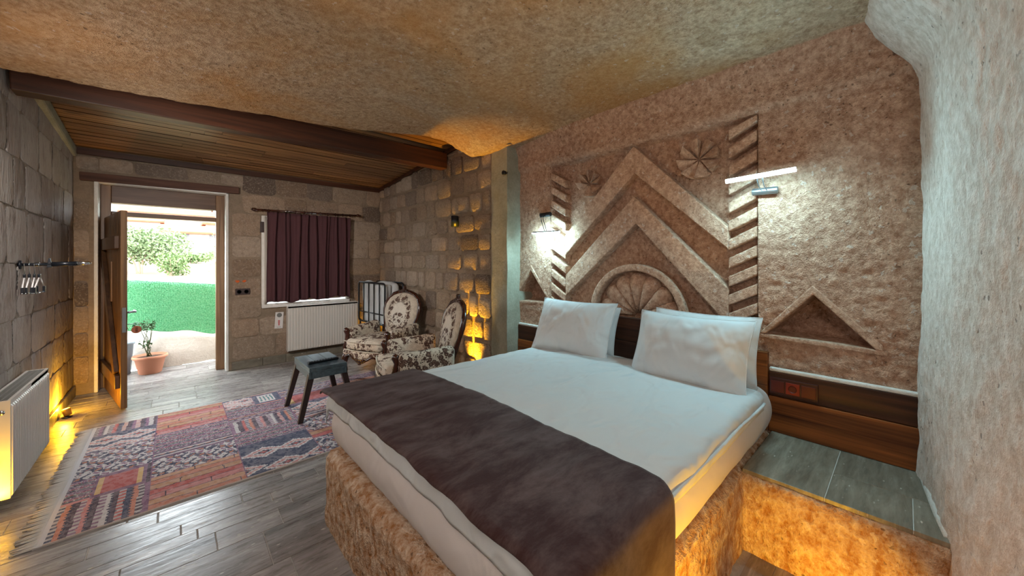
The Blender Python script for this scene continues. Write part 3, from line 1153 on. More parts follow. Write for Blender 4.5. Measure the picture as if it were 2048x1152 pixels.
hx0, hy0 = -0.545, YD - 0.005
ang = math.atan2(4.93 - hy0, -0.347 - hx0)
door = empty_struct('door_1', 'ledged and braced plank door standing open into the room')
door.location = (hx0, hy0, 0)
door.rotation_euler = (0, 0, ang)
DL = math.hypot(4.93 - hy0, -0.347 - hx0)
n = 6
for i in range(n):
    a = DL * i / n
    MB().box(a + 0.001, a + DL / n - 0.001, -0.022, 0.022, 0.012, 1.855).build('plank', M['door_wood_v'], door, bevel=0.004)
MB().box(-0.02, DL - 0.06, -0.055, -0.0222, 1.50, 1.62).build('ledge', M['door_dark'], door, bevel=0.005)
MB().box(-0.01, DL - 0.03, -0.055, -0.0222, 0.20, 0.32).build('ledge', M['door_dark'], door, bevel=0.005)
MB().bar((0.06, -0.0385, 1.5), (DL - 0.13, -0.0385, 0.32), 0.032, 0.11, up=(1, 0, 0.7)).build('brace', M['door_dark'], door, bevel=0.004)
MB().box(0.52, 0.57, -0.034, -0.0222, 0.98, 1.38).build('bolt_bar', M['frame_wood'], door, bevel=0.004)
MB().box(DL - 0.0005, DL + 0.003, -0.013, 0.013, 0.72, 0.95).build('lock_plate', M['steel'], door, bevel=0.001)
hd = MB().tube([(DL - 0.06, 0.02, 0.90), (DL - 0.06, 0.075, 0.90), (DL - 0.075, 0.085, 0.90), (DL - 0.17, 0.088, 0.90)], 0.010, 8).build('handle', M['steel'], door, True)
MB().box(DL - 0.085, DL - 0.035, 0.022, 0.027, 0.72, 0.96).build('escutcheon', M['steel'], door, bevel=0.003)
# key with tag in the lock
key = thing('key', 'room key with round reddish wooden tag hanging from the door lock', 'key', door.location, ang)
MB().tube([(DL - 0.06, 0.027, 0.785), (DL - 0.06, 0.075, 0.785)], 0.004, 6).build('shank', M['steel'], key, True)
MB().tube([(DL - 0.06, 0.075 + 0.014 + 0.014 * math.cos(t), 0.785 + 0.014 * math.sin(t)) for t in [2 * PI * i / 12 for i in range(12)]], 0.0025, 6, closed=True).build('ring', M['steel'], key, True)
tg = MB().lathe([(0.0, -0.004), (0.034, -0.004), (0.036, 0.0), (0.034, 0.004), (0.0, 0.004)], (DL - 0.06, 0.09, 0.728), 20, 'x').build('tag', M['tag'], key)
for dz in (0.016, 0.0, -0.016):
    pts = [(-0.008, 0.006), (0.008, 0.006), (0.008, 0), (-0.008, 0), (-0.008, -0.006), (0.008, -0.006)]
    MB().tube([(DL - 0.0550, 0.09 + a, 0.728 + dz + c) for a, c in pts], 0.0013, 5).build('numeral', M['plastic'], tg)

win = empty_struct('window_1', 'small window hidden behind the plum curtain')
for (x0, x1, z0, z1) in ((WX0 + .03, WX0 + .09, WZ0 + .02, WZ1 - .03), (WX1 - .09, WX1 - .03, WZ0 + .02, WZ1 - .03), (WX0 + .09, WX1 - .09, WZ0 + .02, WZ0 + .08),
                         (WX0 + .09, WX1 - .09, WZ1 - .09, WZ1 - .03), ((WX0 + WX1) / 2 - .04, (WX0 + WX1) / 2 + .04, WZ0 + .08, WZ1 - .09)):
    MB().box(x0, x1, YB + 0.2, YB + 0.26, z0, z1).build('sash', M['frame_wood'], win, bevel=0.004)
MB().box(WX0 + .09, WX1 - .09, YB + 0.228, YB + 0.232, WZ0 + .08, WZ1 - .09).build('pane', M['glass'], win)

# ---- curtain and rod
cu = thing('curtain', 'short plum brown curtain hanging in folds over the window', 'curtain', (0, 0, 0))


def cur(u, v):
    x = 0.885 + 1.05 * u + 0.012 * math.sin(v * 5 + u * 20) * (1 - v)
    zb = 0.83 + 0.03 * u + 0.014 * math.sin(u * 17) + 0.01 * math.sin(u * 41)
    z = 2.035 + (zb - 2.035) * v
    amp = 0.032 * (0.5 + 0.7 * v)
    yy = 5.69 + amp * math.sin(u * 2 * PI * 8.5 + 0.9 * math.sin(u * 13) + 0.4 * v) + 0.010 * math.sin(u * 2 * PI * 19 + 2 * v)
    return (x, yy, z)


cb = MB().grid(cur, 170, 26)
o = cb.build('drape', M['curtain'], cu, True, fix=False)
sm = o.modifiers.new('thick', 'SOLIDIFY')
sm.thickness = 0.004


def lin(u, v):
    x = 0.862 + 0.03 * u
    return (x, 5.72 + 0.02 * u, 1.97 - (1.97 - 0.815) * v + 0.0)


o = MB().grid(lin, 4, 12).build('lining_edge', M['lining'], cu, True, fix=False)
sm = o.modifiers.new('thick', 'SOLIDIFY')
sm.thickness = 0.004
rod = thing('curtain_rod', 'dark turned wooden curtain rod above the window', 'curtain rod', (0, 0, 0))
r0, r1 = Vector((0.75, 5.70, 2.052)), Vector((2.06, 5.70, 2.082))
MB().tube([r0, r1], 0.012, 10).build('rod', M['carved_wood'], rod, True)
for p, s in ((r0, -1), (r1, 1)):
    MB().lathe([(0.004, -0.035), (0.018, -0.02), (0.024, 0.0), (0.018, 0.02), (0.010, 0.03), (0.013, 0.04)], p + Vector((s * 0.0, 0, 0)), 12, 'x').build('finial', M['carved_wood'], rod, True)
for t in (0.09, 0.93):
    p = r0.lerp(r1, t)
    MB().bar(p, (p.x, YB, p.z), 0.022, 0.03).build('bracket', M['carved_wood'], rod, bevel=0.003)
for i in range(11):
    p = r0.lerp(r1, 0.12 + 0.79 * i / 10)
    MB().tube([(p.x, p.y + 0.021 * math.cos(t), p.z - 0.006 + 0.021 * math.sin(t)) for t in [2 * PI * k / 14 for k in range(14)]], 0.004, 6, closed=True).build('ring', M['carved_wood'], rod, True)
tag(MB().box(0.825, 0.865, YB - 0.045, YB - 0.005, 1.765, 1.905).build('shutter_catch', M['switch'], None, bevel=0.004), 'small dark wooden block on the wall beside the curtain', 'wooden block')

# ---- small things on the door wall
sw = thing('socket_outlet', 'dark brown double outlet plate low on the wall by the door', 'outlet', (0, 0, 0))
MB().box(0.562, 0.716, YB - 0.026, YB - 0.008, 0.955, 1.032).build('plate', M['switch'], sw, bevel=0.004)
for x in (0.602, 0.676):
    MB().lathe([(0.021, 0.0), (0.025, -0.003), (0.025, -0.006), (0.019, -0.006), (0.017, 0.0)], (x, YB - 0.0262, 0.993), 16, 'y').build('outlet_cup', M['plastic'], sw)
for i, (x, lab) in enumerate(((0.585, 'orange mark nearer the doorway on the block above the brown outlet'), (0.657, 'orange mark nearer the curtain on the block above the brown outlet'))):  # two thin irregular orange marks on the wall
    rg = random.Random(i)
    poly = [(x + 0.024 * math.cos(t) * rg.uniform(.6, 1.2), 1.128 + 0.016 * math.sin(t) * rg.uniform(.6, 1.2)) for t in [2 * PI * k / 11 for k in range(11)]]
    tag(MB().prism_y(poly, YB - 0.022, YB - 0.008).build('orange_mark', M['mark_orange'], None, bevel=0.002), lab, 'paint mark', 'orange marks on the door wall')
ds = thing('door_hanger_sign', 'white card hanger with grey disc and red print beside the radiator', 'sign', (0, 0, 0))
MB().prism_y([(0.985, 0.475), (1.08, 0.470), (1.092, 0.690), (0.997, 0.694)], YB - 0.022, YB - 0.019).build('card', M['card'], ds)
MB().lathe([(0.0, -0.001), (0.030, -0.001), (0.030, 0.0)], (1.042, YB - 0.0222, 0.652), 18, 'y').build('disc', M['grey_print'], ds)
for (dz, w) in ((0.575, 0.011), (0.556, 0.011), (0.536, 0.009), (0.520, 0.007)):
    MB().box(1.037 - w, 1.037 + w, YB - 0.0232, YB - 0.0222, dz - 0.006, dz + 0.006).build('print', M['red_print'], ds)
MB().box(1.012, 1.058, YB - 0.0232, YB - 0.0222, 0.488, 0.492).build('print', M['grey_print'], ds)

# ---- radiators


def radiator(length, h, label, nrib):
    r = thing('radiator', label, 'radiator')
    # local: front faces -y, x along length, base z=0
    prof = []
    for i in range(nrib):
        p = length / nrib
        x = -length / 2 + i * p
        prof += [(x + p * 0.06, -0.050), (x + p * 0.20, -0.056), (x + p * 0.62, -0.056), (x + p * 0.76, -0.050)]
    b = MB()
    n = len(prof)
    z0, z1 = 0.018, h - 0.035
    b.add([(-length / 2, -0.048, 0), (length / 2, -0.048, 0), (-length / 2, -0.048, h), (length / 2, -0.048, h)], [(0, 1, 3, 2)])
    vs = [(x, y, z0) for x, y in prof] + [(x, y, z1) for x, y in prof]
    fs = [(i, i + 1, n + i + 1, n + i) for i in range(n - 1)]
    vs += [(x, -0.048, z0 - 0.012) for x, y in prof] + [(x, -0.048, z1 + 0.012) for x, y in prof]
    fs += [(2 * n + i, 2 * n + i + 1, i + 1, i) for i in range(n - 1)] + [(n + i, n + i + 1, 3 * n + i + 1, 3 * n + i) for i in range(n - 1)]
    b.add(vs, fs)
    b.box(-length / 2, length / 2, -0.048, -0.036, 0, h)
    b.build('front_panel', M['enamel'], r, fix=False)
    MB().box(-length / 2 + 0.01, length / 2 - 0.01, 0.030, 0.044, 0.01, h - 0.02).build('rear_panel', M['enamel'], r)
    for s in (-1, 1):
        MB().box(s * length / 2 - 0.003, s * length / 2 + 0.003, -0.050, 0.046, 0.0, h + 0.004).build('side_panel', M['enamel'], r, bevel=0.002)
    t = MB()
    t.box(-length / 2, length / 2, -0.050, -0.038, h - 0.004, h + 0.006)
    t.box(-length / 2, length / 2, 0.034, 0.046, h - 0.004, h + 0.006)
    g = t.build('top_rail', M['enamel'], r, bevel=0.002)
    t = MB()
    m = int(length / 0.016)
    for i in range(m):
        x = -length / 2 + 0.008 + i * (length - 0.016) / (m - 1)
        t.box(x - 0.003, x + 0.003, -0.038, 0.034, h - 0.006, h + 0.002)
    for yy in (-0.014, 0.01):
        t.box(-length / 2, length / 2, yy - 0.004, yy + 0.004, h - 0.005, h + 0.003)
    o = t.build('top_grille', M['grille'], r, fix=False)
    o['kind'] = 'stuff'
    MB().lathe([(0.012, 0.0), (0.012, 0.03), (0.018, 0.032), (0.018, 0.07), (0.012, 0.074)], (-length / 2 - 0.004, -0.02, h - 0.06), 12, 'x').build('valve', M['chrome'], r, True)
    for s in (-1, 1):
        MB().box(s * length * 0.3 - 0.02, s * length * 0.3 + 0.02, 0.044, 0.062, 0.1, h - 0.1).build('wall_bracket', M['enamel'], r)
    return r


ra = radiator(0.93, 0.615, 'white ribbed panel radiator under the curtained window', 26)
ra.location = (1.59, YB - 0.062, 0.152)
rb = radiator(0.80, 0.53, 'white panel radiator on the worn wall, tinted amber at its end', 26)
rb.location = (XL + 0.066, 3.70, 0.095)
rb.rotation_euler = (0, 0, PI / 2)

# ---- clothes bar with hangers
cr = thing('clothes_bar', 'short black clothes bar sticking out of the worn stone wall', 'clothes rail', (0, 0, 0))
yb_, zb_ = 4.02, 1.358
MB().tube([(XL, yb_, zb_), (-0.625, yb_, zb_ + 0.003)], 0.011, 10).build('bar', M['black_metal'], cr, True)
MB().tube([(-0.625, yb_, zb_ + 0.003), (-0.515, yb_, zb_ + 0.008)], 0.0165, 10).build('sleeve', M['black_metal'], cr, True)
MB().tube([(-0.515, yb_, zb_ + 0.008), (-0.445, yb_, zb_ + 0.012)], [0.0155, 0.008], 10).build('tip', M['chrome'], cr, True)
MB().lathe([(0.030, 0.0), (0.030, 0.008), (0.016, 0.012)], (XL + 0.008, yb_, zb_), 14, 'x').build('wall_plate', M['black_metal'], cr, True)
MB().prism_y([(-0.648, zb_ - 0.02), (-0.625, zb_ - 0.02), (-0.632, zb_ + 0.045), (-0.640, zb_ + 0.045)], yb_ - 0.01, yb_ + 0.01).build('stop_fin', M['black_metal'], cr, bevel=0.002)
HG = ['clip hanger hooked closest to the worn wall on the black bar', 'clip hanger hooked second from the worn wall on the black bar',
      'clip hanger hooked third from the worn wall on the black bar', 'clip hanger hooked farthest from the worn wall on the black bar']
for i in range(4):
    x = -0.742 + 0.021 * i
    h = thing('clothes_hanger', HG[i], 'hanger', (x, yb_, zb_), random.uniform(-0.12, 0.12), 'clip hangers on the bar')
    MB().tube([(0, 0.014 * math.cos(t), 0.014 * math.sin(t)) for t in [PI * (-0.25 + 1.25 * k / 9) for k in range(10)]] + [(0, -0.010, -0.03), (0, 0, -0.045), (0, 0, -0.065)], 0.0018, 6).build('hook', M['chrome'], h, True)
    MB().rbox((0, 0, -0.075), (0.012, 0.03, 0.026), 0.005, 2).build('neck', M['black_metal'], h, True)
    for s in (-1, 1):
        MB().tube([(0, s * 0.006, -0.085), (0, s * 0.085, -0.155)], 0.004, 7).build('arm', M['card'], h, True)
        MB().box(-0.006, 0.006, s * 0.085 - 0.011, s * 0.085 + 0.011, -0.195, -0.15).build('clip', M['black_metal'], h, bevel=0.002)
    MB().tube([(0, -0.1, -0.19), (0, 0.1, -0.19)], 0.0045, 7).build('trouser_bar', M['chrome'], h, True)

# ================================================================== LAMPS


def led_lamp(name, label, p0, p1, mount0, mount1, down, lens_mat='led'):
    t = thing(name, label, 'wall lamp', (0, 0, 0), 0, 'LED picture lamps on the carved wall')
    p0, p1, m0, m1 = map(Vector, (p0, p1, mount0, mount1))
    d = (p1 - p0).normalized()
    # housing: half shell; diffuser: half round bar looking towards "down"
    dn = Vector(down).normalized()
    dn = (dn - d * dn.dot(d)).normalized()
    s = d.cross(dn)
    r = 0.0125
    arcs = [PI * k / 8 for k in range(9)]
    lens = [dn * math.sin(a) * r + s * math.cos(a) * r for a in arcs]
    back = [-dn * math.sin(a) * r * 0.75 + s * math.cos(a) * r for a in arcs]
    MB().prism([p0 + q for q in lens], [p1 + q for q in lens]).build('diffuser', M[lens_mat], t, True)
    MB().prism([p0 + q - dn * 0.0005 for q in back], [p1 + q - dn * 0.0005 for q in back]).build('housing', M['black_metal'], t)
    dm = (m1 - m0).normalized()
    MB().tube([m0, m0 + dm * 0.004, m1 - dm * 0.004, m1], [0.017, 0.0215, 0.0215, 0.017], 16).build('mount', M['steel'] if down[0] < -0.3 else M['black_metal'], t, True)
    mc, pc = (m0 + m1) / 2, (p0 + p1) / 2
    for k in (-0.013, 0.013):
        a = mc + dm * k
        e = pc + d * k - dn * r * 0.7
        c1 = a + Vector((math.copysign(0.09, pc.x - mc.x), 0, (e.z - a.z) * 0.15))
        c2 = e + Vector((-0.03 if down[0] > -0.3 else 0.02, 0, (a.z - e.z) * 0.55))
        pts = [a * (1 - u) ** 3 + c1 * 3 * u * (1 - u) ** 2 + c2 * 3 * u * u * (1 - u) + e * u ** 3 for u in [i / 12 for i in range(13)]]
        MB().tube(pts, 0.003, 6).build('arm', M['steel'] if down[0] < -0.3 else M['black_metal'], t, True)
    return t


led_lamp('led_wall_lamp', 'lit LED bar lamp on chrome arms above the wider niche and right pillow', (2.45, 0.737, 1.865), (2.45, 0.398, 1.877), (2.592, 0.635, 1.803), (2.592, 0.505, 1.80), (-0.75, 0, -0.65))
led_lamp('led_wall_lamp', 'lit LED bar lamp on curved black arms above the narrow niche by the pier', (2.50, 2.406, 1.652), (2.50, 2.085, 1.648), (2.59, 2.39, 1.825), (2.59, 2.262, 1.825), (0.25, 0, -1))

sc_ = thing('wall_sconce', 'unlit dark blue cylinder sconce on the block wall', 'wall lamp', (0, 0, 0))
MB().lathe([(0.038, -0.06), (0.042, -0.062), (0.042, 0.062), (0.038, 0.06), (0.034, 0.04)], (XS - 0.075, 3.54, 1.845), 22).build('cylinder', M['sconce'], sc_, True)
MB().box(XS - 0.036, XS - 0.005, 3.52, 3.56, 1.815, 1.875).build('wall_mount', M['sconce'], sc_, bevel=0.003)
sn = thing('spot_fixture', 'tiny dark spot fixture at the top of the cement pier', 'spotlight', (XS - 0.02, 2.70, 2.26))
MB().lathe([(0.008, 0.0), (0.010, -0.02), (0.020, -0.024), (0.022, -0.05), (0.016, -0.052)], (0, 0, 0), 14, 'x').build('housing', M['black_metal'], sn, True)
MB().tube([(0, 0, 0), (0.03, 0.02, 0.03)], 0.006, 6).build('stem', M['black_metal'], sn, True)


def floor_spot(label, loc, aim, watts, size=1.25, blend=0.6):
    t = thing('floor_spotlight', label, 'spotlight', loc, 0, 'amber floor spotlights')
    d = Vector(aim).normalized()
    MB().lathe([(0.032, 0.0), (0.034, 0.004), (0.012, 0.008), (0.010, 0.02)], (0, 0, 0.0), 16).build('base', M['black_metal'], t, True)
    can = MB().tube([Vector((0, 0, 0.045)) - d * 0.03, Vector((0, 0, 0.045)) + d * 0.022, Vector((0, 0, 0.045)) + d * 0.03], [0.024, 0.028, 0.029], 16)
    c = can.build('can', M['brass'], t, True)
    MB().tube([Vector((0, 0, 0.045)) + d * 0.0301, Vector((0, 0, 0.045)) + d * 0.032], [0.025, 0.024], 16).build('lens', M['amber_lens'], c)
    MB().tube([(0, 0, 0.012), (0, 0, 0.04)], 0.008, 8).build('stalk', M['black_metal'], t, True)
    la = bpy.data.lights.new('amber_spot', 'SPOT' if size else 'POINT')
    la.energy = watts * SPOT_W
    la.color = AMBER
    if size:
        la.spot_size = size
        la.spot_blend = blend
    la.shadow_soft_size = 0.025
    lo = bpy.data.objects.new('amber_spot', la)
    COL.objects.link(lo)
    lo.parent = t
    lo.location = Vector((0, 0, 0.045)) + d * 0.034
    lo.rotation_euler = d.to_track_quat('-Z', 'Y').to_euler()
    return t


floor_spot('lit amber spotlight on the floor in the corner behind the open door', (-0.70, 5.03, 0.005), (-0.25, 0.15, 1), 26, 0, 0.9)
floor_spot('amber spotlight on the floor at the end of the radiator on the worn wall', (-0.705, 3.16, 0.005), (0.05, 0.75, 1), 22, 2.2, 0.9)
floor_spot('amber spotlight on the floor behind the near armchair at the block wall', (2.345, 3.22, 0.005), (0.12, 0.03, 1), 260, 1.05, 1.0)
floor_spot('amber spotlight on the floor in the corner behind the folded cot', (2.20, 5.68, 0.005), (0.15, 0.10, 1), 14, 2.0, 0.9)
floor_spot('amber spotlight on the floor aimed at the side of the bed platform', (1.02, 0.0, 0.005), (0.22, 0.9, 0.45), 40, 2.2, 0.9)
floor_spot('amber spotlight on the floor aimed at the tiled step', (1.20, 0.16, 0.005), (1.0, 0.10, 0.0), 32, 1.0, 0.6)
led_lamp('led_wall_lamp', 'added unseen fill LED bar on the worn wall level with the bed foot', (-0.60, 0.9, 1.86), (-0.60, 1.24, 1.86), (-0.755, 1.0, 1.80), (-0.755, 1.13, 1.80), (0.75, 0, -0.65), 'led_fill')  # fill light added out of view to brighten bed and floor
led_lamp('led_wall_lamp', 'added unseen fill LED bar on the worn wall between bed foot and radiator', (-0.60, 2.3, 1.86), (-0.60, 2.64, 1.86), (-0.755, 2.4, 1.80), (-0.755, 2.53, 1.80), (0.75, 0, -0.65), 'led_fill')  # second added fill bar, also out of view

ws = thing('added_fill_spot', 'added unseen fill spotlight high on the worn wall, turned to the seating corner', 'spotlight', (XL + 0.012, 2.55, 2.15))  # added out of view to brighten the far end of the room
wd = Vector((0.50, 0.85, -0.42)).normalized()
MB().lathe([(0.045, 0.0), (0.045, 0.012), (0.02, 0.016)], (0, 0, 0), 18, 'x').build('wall_plate', M['card'], ws, True)
MB().tube([(0.01, 0, 0), (0.07, 0, 0)], 0.010, 8).build('arm', M['card'], ws, True)
hp = Vector((0.08, 0.0, 0.0))
hc = MB().tube([hp - wd * 0.06, hp + wd * 0.05, hp + wd * 0.06], [0.035, 0.048, 0.05], 18).build('head', M['card'], ws, True)
MB().tube([hp + wd * 0.0601, hp + wd * 0.063], [0.044, 0.042], 18).build('lens', M['led_fill'], hc)
la = bpy.data.lights.new('fill_spot', 'SPOT')
la.energy = FILL_SPOT_W
la.color = (1.0, 0.95, 0.90)
la.spot_size = 1.75
la.spot_blend = 1.0
la.shadow_soft_size = 0.09
lo = bpy.data.objects.new('fill_spot', la)
COL.objects.link(lo)
lo.parent = ws
lo.location = hp + wd * 0.075
lo.rotation_euler = wd.to_track_quat('-Z', 'Y').to_euler()
cl = thing('added_fill_lamp', 'added unseen fill globe hanging behind the viewer', 'pendant lamp', (-0.25, -0.55, 2.54))  # fill light added behind the camera to lift ceiling and near walls
MB().lathe([(0.05, 0.03), (0.06, 0.0), (0.02, -0.02)], (0, 0, 0), 20).build('canopy', M['black_metal'], cl, True)
MB().tube([(0, 0, 0), (0, 0, -0.42)], 0.005, 6).build('cord', M['black_metal'], cl, True)
MB().lathe([(0.02, 0.14), (0.08, 0.118), (0.125, 0.07), (0.142, 0.0), (0.125, -0.07), (0.08, -0.118), (0.02, -0.14)], (0, 0, -0.55), 28).build('globe', M['fill_globe'], cl, True)

# ================================================================== BED
bed = thing('mattress', 'thick mattress in a fitted white sheet on the rock platform', 'mattress', (0, 0, 0))


def mwarp(p):
    q = p.copy()
    b_ = math.sin(max(0, min(1, (p.z + 0.135) / 0.27)) * PI)
    sx = 0.030 * b_ * (p.x / 0.97)
    sy = 0.035 * b_ * (p.y / 0.76)
    nn = 0.006 * noise.noise((p.x * 5, p.y * 5, p.z * 7)) + 0.004 * noise.noise((p.x * 3, p.y * 19, p.z * 3))
    return (q.x + sx + nn * (1 if abs(p.x) > .9 else 0), q.y + sy + nn * (1 if abs(p.y) > .7 else 0), q.z + nn * 0.6)


MX0, MX1, MY0, MY1, MZ = 0.640, 2.538, 0.555, 2.075, 0.655
MB().rbox(((MX0 + MX1) / 2, (MY0 + MY1) / 2, (ZP + MZ) / 2), (MX1 - MX0, MY1 - MY0, MZ - ZP), 0.055, 26, mwarp).build('mattress_body', M['sheet_cloth'], bed, True)


def drape(x0, x1, y0, y1, px, py, zt, dropx0, dropx1, dropy0, dropy1, r, nu, nv, wr):
    """cloth lying on the box px,py at height zt; the drop lengths hang over its four edges"""
    def fold(t, lo, hi, dlo, dhi):
        # t in 0..1 runs over the developed width
        L = dlo + (hi - lo) + dhi
        s = t * L
        if s < dlo:
            h = dlo - s
            a = min(h / r, PI / 2)
            return lo - r * math.sin(a), r * (1 - math.cos(a)) + max(0, h - r * PI / 2)
        if s > dlo + hi - lo:
            h = s - dlo - (hi - lo)
            a = min(h / r, PI / 2)
            return hi + r * math.sin(a), r * (1 - math.cos(a)) + max(0, h - r * PI / 2)
        return lo + s - dlo, 0.0

    def fn(u, v):
        x, dx = fold(u, x0, x1, dropx0, dropx1)
        y, dy = fold(v, y0, y1, dropy0, dropy1)
        d = dx + dy
        ox, oy, oz = wr(x, y, d)
        return (x + ox, y + oy, zt - d + oz)
    return MB().grid(fn, nu, nv)


def dw(x, y, d):
    w = 0.010 * noise.noise((x * 1.6, y * 2.6, 1.0)) + 0.006 * abs(noise.noise((x * 2.2 + y * 2.0, y * 7, 3.0)))
    w += 0.0035 * noise.noise((x * 14, y * 6, 5.0)) * (1 if y > 1.5 else 0.6)
    # soft crown
    w += 0.028 * max(0, math.sin(PI * min(1, max(0, (y - 0.5) / 1.62)))) ** 0.6
    e = min(1, d / 0.04)
    k = (0.008 * noise.noise((x * 11, y * 11, 2.0)) + 0.010 * abs(noise.noise((x * 5, y * 5, 8.0)))) * e
    return (-k if x < 0.7 else 0, (k if y > 1.9 else -abs(k) * 0.5) if (y < .6 or y > 2.0) else 0, w)


duvet = thing('duvet', 'white quilt spread over the mattress with a loose hem', 'duvet', (0, 0, 0))
o = drape(0.640, 2.30, 0.545, 2.085, 0, 0, MZ + 0.018, 0.115, 0.0, 0.11, 0.10, 0.035, 150, 150, dw).build('quilt', M['white_cloth'], duvet, True, fix=False)
s_ = o.modifiers.new('thick', 'SOLIDIFY')
s_.thickness = 0.012
s_.offset = -1
for zo in (-0.018,):
    hem = []
    for i in range(60):
        x = 0.66 + (2.29 - 0.66) * i / 59
        hem.append((x, 0.507 + 0.002 * math.sin(i * 0.31), MZ - 0.010 + zo + 0.003 * math.sin(i * 0.23 + zo * 90)))
    MB().tube(hem, 0.008, 7).build('hem', M['white_cloth'], duvet, True)


def rw(x, y, d):
    ox, oy, w = dw(x, y, d)
    w2 = 0.004 * noise.noise((x * 5, y * 12, 7.0)) + 0.004 * abs(noise.noise((x * 3, y * 17, 9.0)))
    sway = 0.012 * noise.noise((x * 7, d * 3, 4.0)) * min(1, d / 0.1)
    ex = 0.002 * math.sin(y * 23) + 0.006 * noise.noise((y * 6, 0, 0))
    return (ex * (1 if x < 0.75 else 0.5), sway - 0.004, w + w2 + 0.014)


runner = thing('bed_runner', 'dark brown velvet runner across the foot of the bed', 'bed runner', (0, 0, 0))
o = drape(0.600, 1.105, 0.525, 2.10, 0, 0, MZ + 0.020, 0.03, 0.0, 0.36, 0.03, 0.04, 50, 170, rw).build('velvet', M['runner'], runner, True, fix=False)
s_ = o.modifiers.new('thick', 'SOLIDIFY')
s_.thickness = 0.008
s_.offset = 1


def pillow_mesh(seed, W, H, T):
    b = MB()
    n = 26

    def fn(side):
        def f(u, v):
            a, c = u * 2 - 1, v * 2 - 1
            sx = 1 - 0.055 * (1 - abs(c) ** 2) * abs(a) ** 2
            sy = 1 - 0.075 * (1 - abs(a) ** 2) * abs(c) ** 2
            t = max(0.0, (1 - abs(a) ** 3.0) * (1 - abs(c) ** 2.6)) ** 0.55
            cr = 0.006 * noise.noise((a * 4 + seed, c * 4, side)) + 0.010 * abs(noise.noise((a * 2.2 + seed, c * 6, side * 2))) * abs(a) ** 2
            return (a * W / 2 * sx, side * (T / 2 * t + cr * (0.2 + t)), c * H / 2 * sy)
        return f
    b.grid(fn(-1), n, n)
    b.grid(fn(1), n, n)
    return b


def pillow(label, loc, lean, rz, seed, W=0.66, H=0.45, T=0.17):
    p = thing('pillow', label, 'pillow', loc, -PI / 2 + rz, 'white pillows at the bed head')
    o = pillow_mesh(seed, W, H, T).build('pillow_case', M['white_cloth'], p, True)
    o.rotation_euler = (lean, 0, 0)
    ring = []
    for i in range(48):
        t = i / 48 * 4
        k = int(t)
        f = (t - k) * 2 - 1
        a, c = [(f, -1), (1, f), (-f, 1), (-1, -f)][k]
        ring.append((a * W / 2 * (1 - 0.055 * (1 - c * c) * a * a), 0, c * H / 2 * (1 - 0.075 * (1 - a * a) * c * c)))
    s = MB().tube(ring, 0.004, 6, closed=True).build('seam', M['white_cloth'], p, True)
    s.rotation_euler = (lean, 0, 0)
    return p


pillow('plump white pillow leaning in front on the side of the armchairs', (2.272, 1.765, 0.868), -0.42, 0.06, 1, W=0.68, H=0.44, T=0.19)
pillow('white pillow mostly hidden behind the front one on the armchair side', (2.445, 1.80, 0.840), -0.30, 0.03, 5, W=0.64, H=0.38, T=0.14)
pillow('plump white pillow leaning in front on the side of the wide niche', (2.242, 0.885, 0.850), -0.42, 0.0, 9, W=0.66, H=0.44, T=0.19)
pillow('white pillow with its corner peeking above the front one by the wide niche', (2.43, 0.875, 0.862), -0.25, -0.05, 13, W=0.64, H=0.40, T=0.14)

# ---- headboard and low panelling
hb = thing('headboard', 'dark stained plank headboard between the two stacks of pillows', 'headboard', (0, 0, 0))
zz = [ZP + 0.28, 0.765, 0.945]
for a, c in ((0.40, 0.58), (0.583, 0.762), (0.765, 0.945)):
    MB().box(2.572, 2.612, 0.618, 2.0, a, c).build('plank', M['head_wood'], hb, bevel=0.003)
MB().box(2.568, 2.612, 0.553, 0.615, ZP + 0.005, 0.842).build('end_post', M['panel_wood'], hb, bevel=0.004)
MB().box(2.568, 2.612, 2.003, 2.065, ZP + 0.005, 0.842).build('end_post', M['panel_wood'], hb, bevel=0.004)
for lab, y0, y1 in (('low brown board panelling beside the bed above the tiled step', -0.075, 0.550), ('low brown board panelling between the bed and the cement pier', 2.07, 2.70)):
    wp = thing('wall_panelling', lab, 'wall panel', (0, 0, 0))
    MB().box(2.582, 2.614, y0, y1, ZP + 0.002, 0.588).build('lower_board', M['panel_wood'], wp, bevel=0.003)
    MB().box(2.588, 2.614, y0, y1, 0.591, 0.732).build('upper_board', M['head_wood'], wp, bevel=0.003)
    MB().rbox((2.605, (y0 + y1) / 2, 0.743), (0.03, y1 - y0, 0.022), 0.008, 6).build('plaster_ledge', M['plaster'], wp, True)
so = thing('bedside_socket', 'triple outlet strip with a red middle insert on the panelling', 'outlet', (0, 0, 0))
MB().box(2.576, 2.588, 0.322, 0.545, 0.604, 0.702).build('frame', M['socket'], so, bevel=0.003)
for i, m in enumerate(('socket_dark', 'socket_red', 'socket_dark')):
    yy = 0.505 - i * 0.071
    o = MB().box(2.570, 2.576, yy - 0.032, yy + 0.032, 0.620, 0.686).build('insert', M[m], so, bevel=0.002)
    if i == 1:
        MB().lathe([(0.017, 0), (0.020, -0.003), (0.020, 0.001)], (2.569, yy, 0.653), 16, 'x').build('outlet_cup', M['socket_dark'], o)
# ================================================================== ARMCHAIRS


